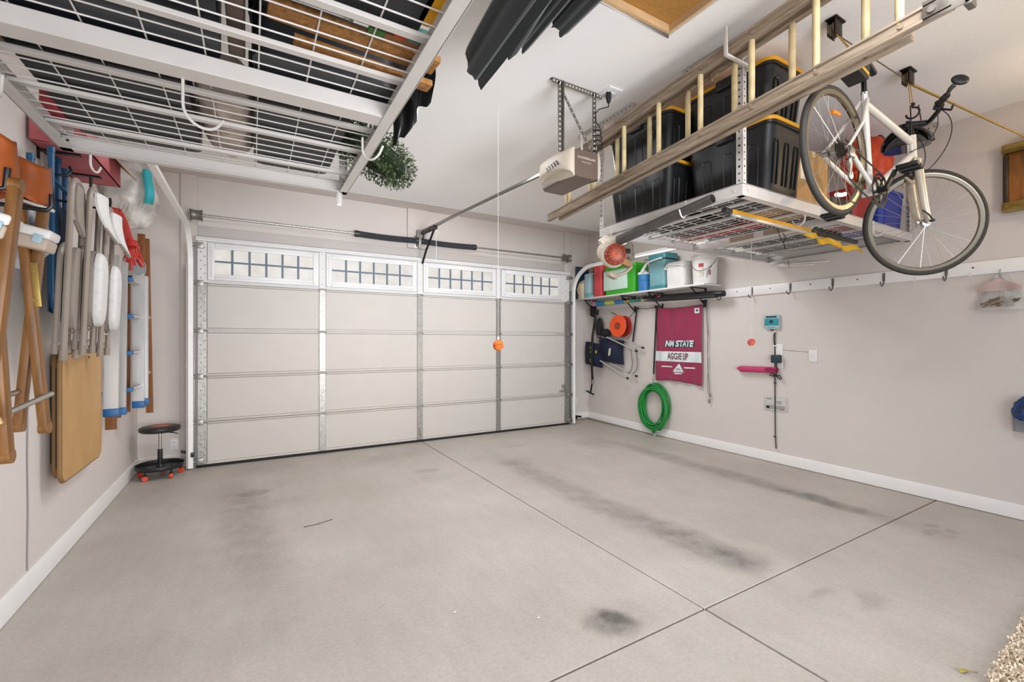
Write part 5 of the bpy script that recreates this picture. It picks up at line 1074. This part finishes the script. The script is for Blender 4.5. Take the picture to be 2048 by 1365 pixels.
def patch(name, a0, a1, z0, z1, hx, off=.0012):
    b = B(); n = 8
    def fn(p, q): a = a0+(a1-a0)*p; z = z0+(z1-z0)*q; return (4.895+(rb(z)+off)*math.cos(a), 3.60+(rb(z)+off)*math.sin(a), SZ+z)
    b.sheet(fn, n, 2); ob(name, b, mat('print'+hx, hx, .5), t)
patch('label_paper', 3.30, 3.62, .08, .20, '#cfc8b8'); patch('red_label', 3.26, 3.66, .20, .245, '#b4383c', .0016); patch('label_edge', 3.655, 3.67, .075, .245, '#4b4342', .0018); patch('red_mark', 4.06, 4.28, .10, .16, '#a4696c')
for a0, a1, z0, z1 in ((3.96, 4.36, .14, .215), (3.95, 3.965, .07, .14)):
    b = B(); b.tube([(4.895+(rb(z0)+.003)*math.cos(a0+(a1-a0)*i/8), 3.60+(rb(z0)+.003)*math.sin(a0+(a1-a0)*i/8), SZ+z0+(z1-z0)*i/8) for i in range(9)], .0035, 6); ob('printed_line', b, BLK, t)
b = B(); b.tube([(4.895+.165*math.cos(a)*1.0, 3.60+.165*math.sin(a), SZ+.31-.16*math.sin((a-2.2)/2.6*PI)) for a in [2.2+2.6*i/20 for i in range(21)]], .003, 6); ob('wire_handle', b, DKG, t)
# ---- things under the shelf
t = thing('rod_case', 'long black rod case hung under the shelf on the right wall', 'case', (4.93, 4.05, 1.95))
b = B(); b.tube([(4.93, 4.62, 1.975), (4.93, 4.4, 1.972), (4.93, 3.46, 1.945), (4.93, 3.38, 1.945)], [.030, .048, .044, .03], 12); ob('case_body', b, BLK, t)
b = B(); b.tube([(4.93, 3.42, 1.945), (4.95, 3.36, 1.95)], .036, 10); ob('end_cap', b, BLKR, t)
b = B(); b.beam((4.90, 3.46, 1.925), (4.90, 4.55, 1.955), .02, .02, bev=.004); ob('grey_rail', b, mat('slate_grey', '#3c474b', .5), t)
b = B(); b.sph((4.895, 4.33, 1.992), .022, 10, (.8, 1.6, .7)); ob('red_tag', b, mat('tag_pink', '#c23a58', .5), t)
t = thing('kite', 'rolled blue and yellow patterned kite hung under the door end of the shelf', 'kite', (4.90, 5.3, 1.99))
cols = ['#c88aa8', '#1e86b8', '#1e86b8', '#c6cf5b', '#c6cf5b', '#2a7fb8', '#2a7fb8', '#b79a5a', '#2f9b7a', '#3a7f6a']
for i, hx in enumerate(cols):
    y0 = 5.72-.105*i; b = B(); b.tube([(4.90, y0, 1.985-.002*i), (4.90, y0-.106, 1.985-.002*(i+1))], [.042-.0022*i, .042-.0022*(i+1)], 12); ob('panel', b, mat('kite'+hx, hx, .6, var=.15, sc=25), t)
b = B(); b.tube([(4.89, 5.74, 2.0), (4.89, 5.76, 2.05), (4.89, 5.75, SZ-.02)], .003, 5); b.tube([(4.89, 5.60, 2.02), (4.89, 5.56, SZ-.02)], .003, 5); ob('hanging_loop', b, mat('white_string', '#dcd9d4', .8), t)
b = B()
for i in range(26): 
    a = random.random(); b.tube([(4.94+.02*random.random(), 5.15-.95*a, 2.03+.012*random.random()), (4.93, 5.12-.95*a, 1.99), (4.94, 5.09-.95*a, 2.02)], .007, 5)
single('tie_down_net', b, mat('net_black', '#2b2f35', .7, var=.3, sc=30), 'black tangled tie-down straps lying under the shelf', 'net')
b = B(); b.cyl((4.90, 4.85, 1.968), (4.90, 4.30, 1.955), .008); single('dowel', b, RUNG, 'pale thin stick under the shelf beside the kite', 'stick')
# hook rail
t = thing('hook_rail', 'long white hook board along the right wall', 'hook rail', (XR, 2.3, 1.955))
b = B(); b.bx(XR-.020, XR, .90, 5.95, 1.905, 2.010, .003)
ob('board', b, TRIMW, t)
for y in (3.28, 2.88, 2.46, 2.04, 1.62, 1.24):
    b = B(); b.cyl((XR-.021, y, 1.965), (XR-.0195, y, 1.965), .007, n=10); ob('screw', b, DKG, t)
HK = mat('hook_grey', '#6d6a67', .4, .6)
def whook(y, label, big=True):
    tt = thing('coat_hook', label, 'hook', (XR-.02, y, 1.955), 0, 'grey hooks on the white hook board'); b = B(); x = XR-.024
    if big:
        b.tube([(x, y, 1.998), (x, y, 1.915), (x-.012, y, 1.892), (x-.035, y, 1.876), (x-.062, y, 1.884), (x-.075, y, 1.912)], .0055, 8); b.mi = 0
        b.bx(x-.002, x+.004, y-.010, y+.010, 1.925, 2.0, .002); ob('hook_wire', b, HK, tt)
        b = B(); b.cyl((x-.006, y, 1.985), (x-.002, y, 1.985), .006, n=8); ob('screw', b, STEEL, tt)
    else:
        b.tube([(x, y, 1.935), (x-.01, y, 1.90), (x-.03, y, 1.885), (x-.04, y, 1.91)], .002, 6); ob('hook_wire', b, TRIMW, tt)
for y, lab in ((3.49, 'grey hook on the white board, the one holding the rod case end'), (3.09, 'grey hook on the white board, directly above the small pink ball'), (2.66, 'grey hook on the white board above the teal control box'), (2.25, 'grey hook on the white board above the switch plate'), (1.83, 'grey hook on the white board, left of the bicycle wheel bottom'), (1.40, 'grey hook on the white board, seen behind the bicycle tyre')): whook(y, lab)
for y, lab in ((1.60, 'thin white hook on the board below the bicycle wheel'), (1.25, 'thin white hook on the board left of the bag of bolts')): whook(y, lab, False)
# banner
MAR = mat('banner_maroon', '#93264a', .75, var=.06, sc=5, sheen=.2); LET = mat('banner_white', '#d9e2e0', .7); LTD = mat('banner_dark', '#31454b', .7)
BX, by0, by1, bz0, bz1 = 5.045, 3.75, 4.50, .80, 1.845
t = thing('banner', 'maroon cloth banner with white lettering hung on the right wall', 'banner', (BX, 4.12, .8))
def bx_(y, z): 
    q = (z-bz0)/(bz1-bz0); return BX+.010*math.sin(y*31+2*q)*(1-.3*q)+.006*math.sin(y*13+z*9)
def fn(a, c):
    y = by1-(by1-by0)*a; z = bz0+(bz1-bz0)*c-.018*math.sin(a*PI)*(c > .5)*c+.02*(1-c)*math.sin(a*4); y += .02*(1-c)*(1-a)*1.2
    return (bx_(y, z), y, z)
b = B().sheet(fn, 40, 40); ob('cloth', b, MAR, t).modifiers.new('thickness', 'SOLIDIFY').thickness = .002
def patchb(name, y0, y1, z0, z1, m, off=.004, n=30):
    b = B(); b.sheet(lambda a, c: (bx_(y0+(y1-y0)*a, z0+(z1-z0)*c)-off, y0+(y1-y0)*a, z0+(z1-z0)*c), n, 6); return ob(name, b, m, t)
patchb('white_band', 3.755, 4.525, 1.085, 1.225, LET)
def wrap(o, off):                                                   # lettering follows the folds of the cloth
    for v in o.data.vertices:
        w_ = wm(t) @ v.co; v.co.x = bx_(w_.y, w_.z)-off-(.0 if v.co.x > 0 else 0)-(BX)+0
    return o
R_, U_ = (0, -1, 0), (0, 0, 1)
wrap(text('AGGIE UP', .122, (BX, 4.13, 1.155), R_, U_, mat('banner_maroon_ink', '#6d2a3c', .7), t, 'lettering', 0, .0025, sx=.66), .0065)
patchb('lettering_shadow', 3.87, 4.345, 1.285, 1.372, LTD)
wrap(text('NM STATE', .112, (BX, 4.115, 1.330), R_, U_, LET, t, 'lettering', 0, .004, shear=.2, sx=.86), .0065)
b = B(); b.raw([(0, 4.21, .945), (0, 4.02, .945), (0, 4.115, 1.062)], [(0, 1, 2)]); bmesh.ops.subdivide_edges(b.bm, edges=b.bm.edges[:], cuts=4, use_grid_fill=True)
for v in b.bm.verts: v.co.x = bx_(v.co.y, v.co.z)-.0045
ob('triangle_emblem', b, LET, t)
b = B()
for (p, q) in ((4.155, .970), (4.135, .972), (4.115, .970)): b.raw([(0, p+.012, q), (0, p-.03, q), (0, p-.008, q+.032)], [(0, 1, 2)])
for v in b.bm.verts: v.co.x = bx_(v.co.y, v.co.z)-.0065
ob('mountain_mark', b, mat('emblem_grey', '#a9a4a6', .7), t)
for y0, y1, z in ((4.40, 4.22, 1.012), (4.02, 3.86, 1.010), (4.18, 4.06, .925)): patchb('small_print', y0, y1, z-.008, z+.008, LET, .005, 10)
patchb('corner_patch', 3.79, 3.865, 1.735, 1.805, LET, .005, 8)
b = B(); b.box((bx_(3.828, 1.77)-.008, 3.828, 1.772), (.002, .03, .022), M.Rotation(.5, 3, 'X')); ob('patch_mark', b, LTD, t)
# green hose hanging from a strap
HOSE = mat('green_hose', '#1f8f3d', .35, var=.12, sc=20); hc = V((5.02, 4.525, .415))
t = thing('garden_hose', 'green coiled garden hose hanging from a strap on the right wall', 'hose', hc); b = B(); P = []
for i in range(13*30+1):
    a = -2*PI*i/30-PI/2; k = i/30; ry = .222+.034*math.sin(k*2.1); rz = .295+.028*math.cos(k*1.7); P.append(hc+V((.036*math.sin(k*2.4)-.012, ry*math.cos(a)+.022*math.sin(k*1.3), rz*math.sin(a)-.03*math.cos(k*1.1))))
b.tube(P, .0125, 8); b.tube([P[-1], P[-1]+V((-.01, -.04, -.02)), hc+V((-.02, .01, -.355)), hc+V((-.015, -.02, -.385))], .0125, 8); ob('coil', b, HOSE, t)
b = B(); P = []
for i in range(2*30+1):
    a = -2*PI*i/30+.4; P.append(hc+V((-.045, .205*math.cos(a), .285*math.sin(a)-.01)))
b.tube(P, .0042, 6); ob('pale_stripe', b, mat('hose_stripe', '#8fcf9a', .35), t)
b = B(); b.tube([hc+V((-.005, -.04, -.34)), hc+V((.0, -.10, -.325))], .018, 10); b.cyl(hc+V((-.012, .0, -.385)), hc+V((-.012, -.03, -.40)), .014); ob('fitting', b, mat('fitting_white', '#d5d3cc', .4), t)
STRP = mat('black_strap', '#26272b', .8, var=.1, sc=60)
def strap(y0, z0, y1, z1, label, w_=.028, x=5.03, hook=True):
    tt = thing('hanging_strap', label, 'strap', (x, y0, z0), 0, 'black straps below the shelf'); b = B(); n = V((1, 0, 0)); b.beam((x, y0, z0), (x, y1, z1), .004, w_, (0, 1, 0)); b.box((x, y0, z0), (.02, .06, .04), None, .006); ob('webbing', b, STRP, tt)
    if hook: b = B(); b.tube([(x, y1, z1), (x-.005, y1+.005, z1-.04)]+[(x-.005, y1+.02*math.sin(a), z1-.06+.02*math.cos(a)) for a in [PI*1.5*i/10 for i in range(11)]], .004, 6); b.tube([(x, y1, z1-.075), (x, y1+.03, z1-.17)], .003, 6); b.tube([(x, y1, z1-.075), (x, y1-.03, z1-.17)], .003, 6); ob('snap_hook', b, STEEL, tt)
strap(4.49, 1.86, 4.545, .89, 'black strap left of the banner holding the green hose')
strap(4.87, 1.86, 4.955, 1.36, 'black strap holding up the folded navy stool', hook=False)
strap(3.70, 1.88, 3.72, 1.80, 'short black strap at the top right of the banner', hook=False)
b = B(); b.tube([(5.05, 3.69-.002*i+.006*math.sin(i*.6), 1.86-.062*i) for i in range(21)], .0042, 6); b.tube([(5.045, 3.665+.004*math.sin(i*.8), 1.86-.058*i) for i in range(21)], .0035, 6); b.cyl((5.05, 3.65, .62), (5.05, 3.65, .575), .010); b.cyl((5.045, 3.64, .70), (5.045, 3.63, .66), .010)
single('utility_rope', b, mat('cord_taupe', '#6f665f', .6), 'thin taupe cord hanging right of the banner', 'cord')
b = B(); b.tube([(5.05, 5.45, 1.84), (5.04, 5.3, 1.78), (5.035, 5.2, 1.74)], .005, 6); b.tube([(5.035, 5.03, 1.73), (5.04, 4.95, 1.80), (5.05, 4.88, 1.86)], .005, 6); b.tube([(5.05, 4.86, 1.865), (5.055, 4.7, 1.845), (5.05, 4.50, 1.865)], .004, 6); b.tube([(5.035, 5.2, 1.74), (5.0, 5.14, 1.66), (5.035, 5.03, 1.73)], .004, 6); single('bungee_cord', b, STRP, 'thin black cord strung along the wall above the orange reel', 'cord')
# orange cord reel
OR = mat('reel_orange', '#e2501c', .45, var=.05); rc = V((4.955, 5.13, 1.60)); ax = V((-1, -.06, .03)).normalized()
t = thing('cord_reel', 'orange round cord reel hanging on the right wall', 'cord reel', rc)
b = B(); b.lathe([(.05, .066), (.165, .062), (.172, .070), (.165, .078), (.05, .076), (.05, .066)], rc, ax, 40); ob('front_flange', b, OR, t)
b = B(); b.lathe([(.05, -.070), (.160, -.070), (.166, -.062), (.160, -.054), (.05, -.056), (.05, -.070)], rc, ax, 40); ob('rear_flange', b, mat('reel_red', '#a42a22', .45), t)
b = B(); b.lathe([(.0, -.055), (.095, -.055), (.10, 0), (.095, .062), (.0, .062)], rc, ax, 30); ob('hub', b, mat('reel_dark', '#3a2420', .6), t)
b = B(); b.lathe([(.030, .070), (.055, .070), (.055, .086), (.030, .086)], rc, ax, 24); ob('center_ring', b, mat('reel_brown', '#8f3a22', .5), t)
# navy camp stool and the shovel
NAV = mat('navy_canvas', '#131d38', .75, var=.2, sc=8); ALT = mat('alu_tube', '#d7d5d2', .25, .6)
t = thing('folding_stool', 'navy folding camp stool with white metal legs hung on the right wall', 'camp stool', (4.97, 5.4, 1.0))
def nb(y0, y1, z0, z1, x, name, m, th=.05, puff=.0):
    def fn(a, c): return (x-puff*math.sin(PI*a)*math.sin(PI*c)-.01*math.sin(9*a+3), y0+(y1-y0)*a+.02*math.sin(PI*c), z0+(z1-z0)*c-.05*a)
    b = B(); b.sheet(fn, 12, 12, th, (1, 0, 0)); return ob(name, b, m, t)
nb(5.94, 5.58, .98, 1.36, 4.93, 'side_panel', NAV, .06, .03); nb(5.62, 5.14, 1.05, 1.42, 4.96, 'seat_bag', NAV, .07, .05)
b = B(); b.prism([(.0, -.05), (.05, -.03), (.06, .08), (.02, .07)], (4.905, 5.36, 1.18), (0, -1, 0), (0, 0, 1), .004); ob('label', b, mat('label_cream', '#cfcdb4', .6), t)
for y, z in ((5.76, 1.26), (5.76, 1.19), (5.77, 1.05), (5.64, 1.19)): b = B(); b.box((4.893, y, z), (.006, .04, .05), None, .003); ob('yellow_print', b, mat('print_yellow', '#c9a62c', .6), t)
for p0, p1 in (((4.93, 5.42, 1.43), (4.95, 4.80, 1.22)), ((4.96, 5.30, 1.47), (5.0, 4.72, 1.27)), ((4.93, 5.58, 1.05), (4.95, 4.98, .80)), ((4.97, 5.40, 1.02), (5.01, 4.86, .84))):
    b = B(); b.cyl(p0, p1, .0125); lg = ob('leg', b, ALT, t)
    b = B(); b.cyl(V(p1)-(V(p1)-V(p0)).normalized()*.02, V(p1)+(V(p1)-V(p0)).normalized()*.015, .0155); ob('foot_cap', b, BLK, lg)
for y, x in ((4.93, 4.965), (4.86, 5.0)): b = B(); b.tube([(x, y, 1.27), (x+.015, y-.02, 1.05), (x+.015, y+.0, .93), (x, y+.06, .87)], .008, 8); ob('cross_tube', b, mat('grey_tube', '#8e8a86', .35, .5), t)
t = thing('shovel', 'black folding shovel with a T handle hanging blade up on the right wall', 'shovel', (5.0, 5.76, .5))
b = B(); b.prism([(-.07, 0), (-.075, .12), (-.02, .21), (.03, .21), (.08, .12), (.07, 0), (.0, -.03)], (4.98, 5.80, 1.80), (0, -1, 0), (0, 0, 1), .02); ob('blade', b, mat('shovel_dark', '#232226', .45, .3), t)
b = B(); b.tube([(4.955, 5.72, 1.80), (4.872, 5.70, 1.45), (4.872, 5.72, 1.0), (4.905, 5.74, .72)], .020, 10); ob('shaft', b, BLKM, t)
b = B(); b.cyl((4.905, 5.74, .73), (4.91, 5.75, .66), .026); ob('collar', b, mat('collar_grey', '#8b8782', .4, .5), t)
b = B(); b.tube([(4.91, 5.75, .68), (4.93, 5.82, .50)], .015, 8); b.cyl((4.93, 5.92, .52), (4.93, 5.74, .475), .014); ob('t_handle', b, BLK, t)
b = B()
for k in range(4): b.tube([(5.04, 5.72+.10*math.cos(a)*(.8+.1*k), 1.55+.17*math.sin(a)*(.8+.08*k)+.02*k) for a in [2*PI*i/24 for i in range(24)]], .0045, 6, True)
single('cord_coil', b, mat('brown_cord', '#7d6152', .7), 'thin brown cord coil hanging behind the black shovel', 'cord')
b = B(); b.merge(crumple('', (4.99, 5.50, 1.50), 1, (.05, .11, .06), None, '', '', .3, seed=12).bm.copy()); b.merge(crumple('', (4.99, 5.66, 1.60), 1, (.05, .05, .14), None, '', '', .3, seed=4).bm.copy()); single('cloth_bundle', b, mat('black_cloth', '#1e2026', .8, var=.2), 'black cloth bundle wedged above the navy stool', 'bundle')
# opener's control box, outlet, cables
t = thing('control_box', 'teal and white control box on the right wall', 'control box', (5.06, 2.855, 1.58))
b = B(); b.bx(5.045, XR, 2.775, 2.94, 1.505, 1.662, .008); ob('housing', b, mat('box_pale', '#a9c3c4', .45), t)
b = B(); b.bx(5.041, 5.046, 2.780, 2.936, 1.545, 1.625, .002); ob('teal_face', b, mat('box_teal', '#2e8f9c', .4), t)
b = B(); b.cyl((5.038, 2.858, 1.588), (5.046, 2.858, 1.588), .020, n=20); b.bx(5.040, 5.045, 2.80, 2.92, 1.633, 1.652, .002); ob('dial', b, mat('dial_dark', '#1f3b42', .4), t)
b = B(); b.bx(5.042, 5.046, 2.82, 2.90, 1.518, 1.530, .001); ob('small_print', b, mat('print_teal', '#6f9da3', .5), t)
b = B(); b.tube([(5.065, 2.88, 1.505), (5.063, 2.85, 1.49), (5.066, 2.832, 1.48), (5.066, 2.832, 1.30), (5.066, 2.83, 1.1), (5.066, 2.83, .75), (5.064, 2.825, .30), (5.064, 2.815, .165)], .0052, 6); b.tube([(5.066, 2.842, 1.45), (5.066, 2.846, 1.38), (5.066, 2.838, 1.33)], .004, 6)
single('power_cable', b, BLKR, 'black cable running from the teal control box down the wall', 'cable')
for z in (1.475, 1.315): b = B(); b.box((5.062, 2.834, z), (.016, .026, .014), None, .003); single('cable_clip', b, TRIMW, 'white cable clip below the teal box, the %s' % ('upper' if z > 1.4 else 'lower'), 'clip')
for z in (.90, .30): b = B(); b.box((5.062, 2.828, z), (.014, .03, .01), None, .002); single('cable_clip', b, BLK, 'black cable clip on the wall, %s the paper manual' % ('above' if z > .5 else 'far below'), 'clip')
plate((XR, 2.79, 1.20), (-1, 0, 0), .08, .27, 'white outlet on the right wall behind the black adapter')
plate((XR, 2.443, 1.213), (-1, 0, 0), .082, .125, 'white blank switch plate at the right end of the thin cable', 'switch plate', 'switch_plate')
t = thing('power_adapter', 'black power adapter plugged into the right wall outlet', 'adapter', (5.04, 2.81, 1.18))
b = B(); b.bx(5.02, 5.068, 2.752, 2.855, 1.125, 1.215, .008); ob('body', b, mat('adapter_dark', '#22383f', .45), t)
b = B(); b.tube([(5.045, 2.80, 1.13), (5.045, 2.80, .99), (5.04, 2.83, .975), (5.04, 2.875, .985), (5.04, 2.86, 1.01), (5.04, 2.80, .98), (5.04, 2.755, .945), (5.04, 2.74, .955), (5.04, 2.76, .985), (5.04, 2.83, .985)], .006, 6); ob('folded_lead', b, BLKR, t)
b = B(); b.tube([(XR-.004, 2.76, 1.275), (XR-.004, 2.60, 1.262), (XR-.004, 2.485, 1.255)], .0028, 6); single('thin_cable', b, mat('cable_white', '#b5b0ac', .6), 'thin pale cable between the outlet and the switch plate', 'cable')
t = thing('foam_tube', 'pink foam tube hung level on the right wall', 'tube', (5.05, 3.03, 1.04))
b = B(); b.tube([(5.045, 3.265, 1.045), (5.045, 3.22, 1.038), (5.045, 2.80, 1.045)], [.012, .035, .034], 18); ob('tube', b, mat('pink_foam', '#c83d6f', .75, var=.08, sc=30), t)
b = B(); b.cyl((5.045, 2.815, 1.046), (5.045, 2.798, 1.046), .035); b.prism([(.03*math.cos(2*PI*i/20)*1.9, .026*math.sin(2*PI*i/20)) for i in range(20)], (5.0105, 2.86, 1.046), (0, -1, 0), (0, 0, 1), .002); ob('open_end', b, mat('pink_dark', '#93204c', .8), t)
t = thing('manual_pouch', 'paper manual in a clear pouch fixed low on the right wall', 'manual', (5.07, 2.83, .66))
b = B(); b.bx(XR-.008, XR-.002, 2.715, 2.952, .588, .740, .001); ob('paper', b, mat('manual_paper', '#cbc8c3', .6, var=.05, sc=20), t)
b = B(); b.bx(XR-.010, XR-.0005, 2.69, 2.957, .582, .746, .002); ob('clear_pouch', b, mat('pouch_film', '#e8e6e2', .12, alpha=.25), t)
for y0, y1, z0, z1, hx in ((2.93, 2.87, .712, .722, '#7d7a78'), (2.94, 2.73, .606, .645, '#9b9794'), (2.925, 2.895, .610, .632, '#4c4a49'), (2.77, 2.735, .604, .610, '#5c5957'), (2.815, 2.76, .668, .700, '#a5a19e')):
    b = B(); b.bx(XR-.0115, XR-.0103, y1, y0, z0, z1); ob('printed_block', b, mat('ink'+hx, hx, .7), t)
# bag of bolts
t = thing('hardware_bag', 'clear bag of long bolts hanging from the white hook board', 'bag of bolts', (5.03, 1.08, 1.62))
def fn(a, c):
    w_ = .03+.115*(1-c)**.8; return (5.045-.030*math.sin(PI*a)*(1-c)**.5-.008*math.sin(11*a), 1.085+(2*a-1)*w_*(-1), 1.615+.27*c)
b = B().sheet(fn, 20, 14, .028, (1, 0, 0)); ob('film', b, mat('clear_film', '#dedcd8', .12, alpha=.36, coat=.6), t)
b = B()
def fn2(a, c): return (5.012-.012*math.sin(8*a), 1.085+.12*(1-2*a), 1.76+.03*c+.07*c*(1-abs(2*a-1)*1.0))
b.sheet(fn2, 16, 4, .012, (1, 0, 0)); ob('pink_header', b, mat('header_pink', '#cdb5ae', .6, alpha=.75), t)
b = B(); 
for i in range(44):
    y = 1.185-.0036*i+.01*random.random(); z = 1.632+.05*random.random(); b.cyl((5.02+.015*random.random(), y, z), (5.025+.015*random.random(), y-.035-.03*random.random(), z+.012+.03*random.random()), .0058, n=6)
o = ob('bolts', b, mat('bolt_zinc', '#8f7c60', .4, .5, var=.2, sc=30), t); o['kind'] = 'stuff'
b = B(); b.tube([(5.045, 1.085, 1.87), (5.04, 1.085, 1.915), (5.055, 1.085, 1.93)], .003, 6); ob('hanging_wire', b, STEEL, t)
# wooden rope reel at the right picture edge
BR = mat('aged_brass', '#b39a55', .3, .8, var=.15, sc=14)
t = thing('rope_reel', 'wooden wall frame with brass corners and a dark reel at the right edge', 'rope reel', (XR, .95, 2.62))
b = B(); b.bx(5.03, XR, .78, 1.045, 2.40, 2.83, .004); ob('wood_board', b, mat('reel_wood', '#a3672a', .5, var=.15, sc=8, stretch=(1, 6, .8)), t)
b = B(); b.bx(5.015, XR, 1.035, 1.065, 2.42, 2.80, .004); ob('side_rail', b, mat('dark_steel_rail', '#4a3f33', .35, .6), t)
for z in (2.845, 2.40): b = B(); b.bx(5.0, XR, .80, 1.07, z-.035, z+.035, .006); b.cyl((4.998, 1.04, z), (5.0, 1.04, z), .010); ob('brass_corner', b, BR, t)
b = B(); b.lathe([(.02, -.03), (.135, -.03), (.14, -.02), (.10, -.012), (.10, .012), (.14, .02), (.135, .03), (.02, .03)], (4.945, .80, 2.775), (1, .15, 0), 32); ob('reel_wheel', b, mat('reel_brown_dark', '#3a2f22', .35, .4), t)
b = B(); b.lathe([(.0, -.05), (.035, -.05), (.035, .09), (.0, .09)], (4.945, .80, 2.775), (1, .15, 0), 16); ob('axle', b, BR, t)
b = B(); b.torus((4.955, .80, 2.47), (1, .2, 0), .085, .016, 28, 8); ob('lower_ring', b, mat('reel_brown_dark', '#3a2f22', .35, .4), t)
t = thing('blue_pouch', 'blue mesh pouch with a clear bottom at the right edge of the wall', 'pouch', (5.03, .94, .68))
b = B(); b.merge(crumple('', (5.02, .94, .84), 1, (.05, .075, .10), None, '', '', .16, seed=2).bm.copy()); ob('pouch', b, mat('pouch_blue', '#1a447c', .45, var=.3, sc=26, col2='#0c2347'), t)
b = B(); b.prism(rrect(.085, .145, .035), (5.03, .94, .685), (1, 0, 0), (0, 1, 0), .10, 1.05); ob('clear_base', b, mat('cup_clear', '#8d8f96', .15, alpha=.6), t)
# ---------------------------------------------------------------- floor: rug corner, dry leaf, bits
t = thing('rug', 'cream shaggy rug at the bottom right corner of the floor', 'rug', (3.3, .1, 0))
e0, e1 = V((2.50, .572, 0)), V((3.62, .632, 0)); b = B(); b.raw([(2.50, .572, .001), (3.62, .632, .001), (3.65, -.05, .001), (2.53, -.11, .001), (2.50, .572, .014), (3.62, .632, .014), (3.65, -.05, .014), (2.53, -.11, .014)], [(0, 1, 2, 3), (7, 6, 5, 4), (0, 4, 5, 1), (1, 5, 6, 2), (2, 6, 7, 3), (3, 7, 4, 0)]); ob('backing', b, mat('rug_base', '#c9b7a0', .95, var=.1, sc=30), t)
b = B()
for i in range(5200):
    a, c = random.random(), random.random()**1.2; p = e0.lerp(e1, a)+V((.03, -.66, 0))*c+V((0, .010*random.random(), .012)); h = .013+.010*random.random(); q = V((random.random()-.5, random.random()-.5, 0))*.034; s_ = V((-q.y, q.x, 0)).normalized()*.0042
    b.raw([p-s_, p+s_, p+q*.5+V((0, 0, h))+s_, p+q+V((0, 0, h*.55)), p+q*.5+V((0, 0, h))-s_], [(0, 1, 2, 4), (4, 2, 3)])
o = ob('pile', b, mat('rug_pile', '#dccbb4', .95, var=.10, sc=60), t); o['kind'] = 'stuff'
b = B(); b.raw([(2.515, .655, .004), (2.53, .662, .012), (2.55, .655, .010), (2.567, .636, .004), (2.548, .640, .008), (2.53, .643, .010)], [(0, 1, 5), (1, 2, 4, 5), (2, 3, 4)]); b.tube([(2.562, .640, .005), (2.585, .620, .003)], .0015, 5)
o = single('dry_leaf', b, mat('leaf_yellow', '#a8973c', .7, var=.2, sc=60), 'small yellow dry leaf on the floor beside the rug', 'leaf')
b = B(); b.tube([(.332, 3.60, .003), (.42, 3.605, .0035), (.536, 3.646, .003)], .0026, 6); single('twig', b, mat('twig_brown', '#6b5f52', .8), 'thin dark twig lying on the left half of the floor', 'twig')
for x, y, s_, lab in ((.88, 2.08, .014, 'tiny white paper scrap on the floor, left of the two'), (1.22, 1.83, .012, 'tiny white paper scrap on the floor near the oil spot')):
    b = B(); b.raw([(x, y, .002), (x+s_, y+.004, .005), (x+s_*.8, y+s_*.8, .003), (x-.003, y+s_*.6, .006)], [(0, 1, 2, 3)]); single('paper_scrap', b, mat('scrap_white', '#e9e6e0', .8), lab, 'scrap')
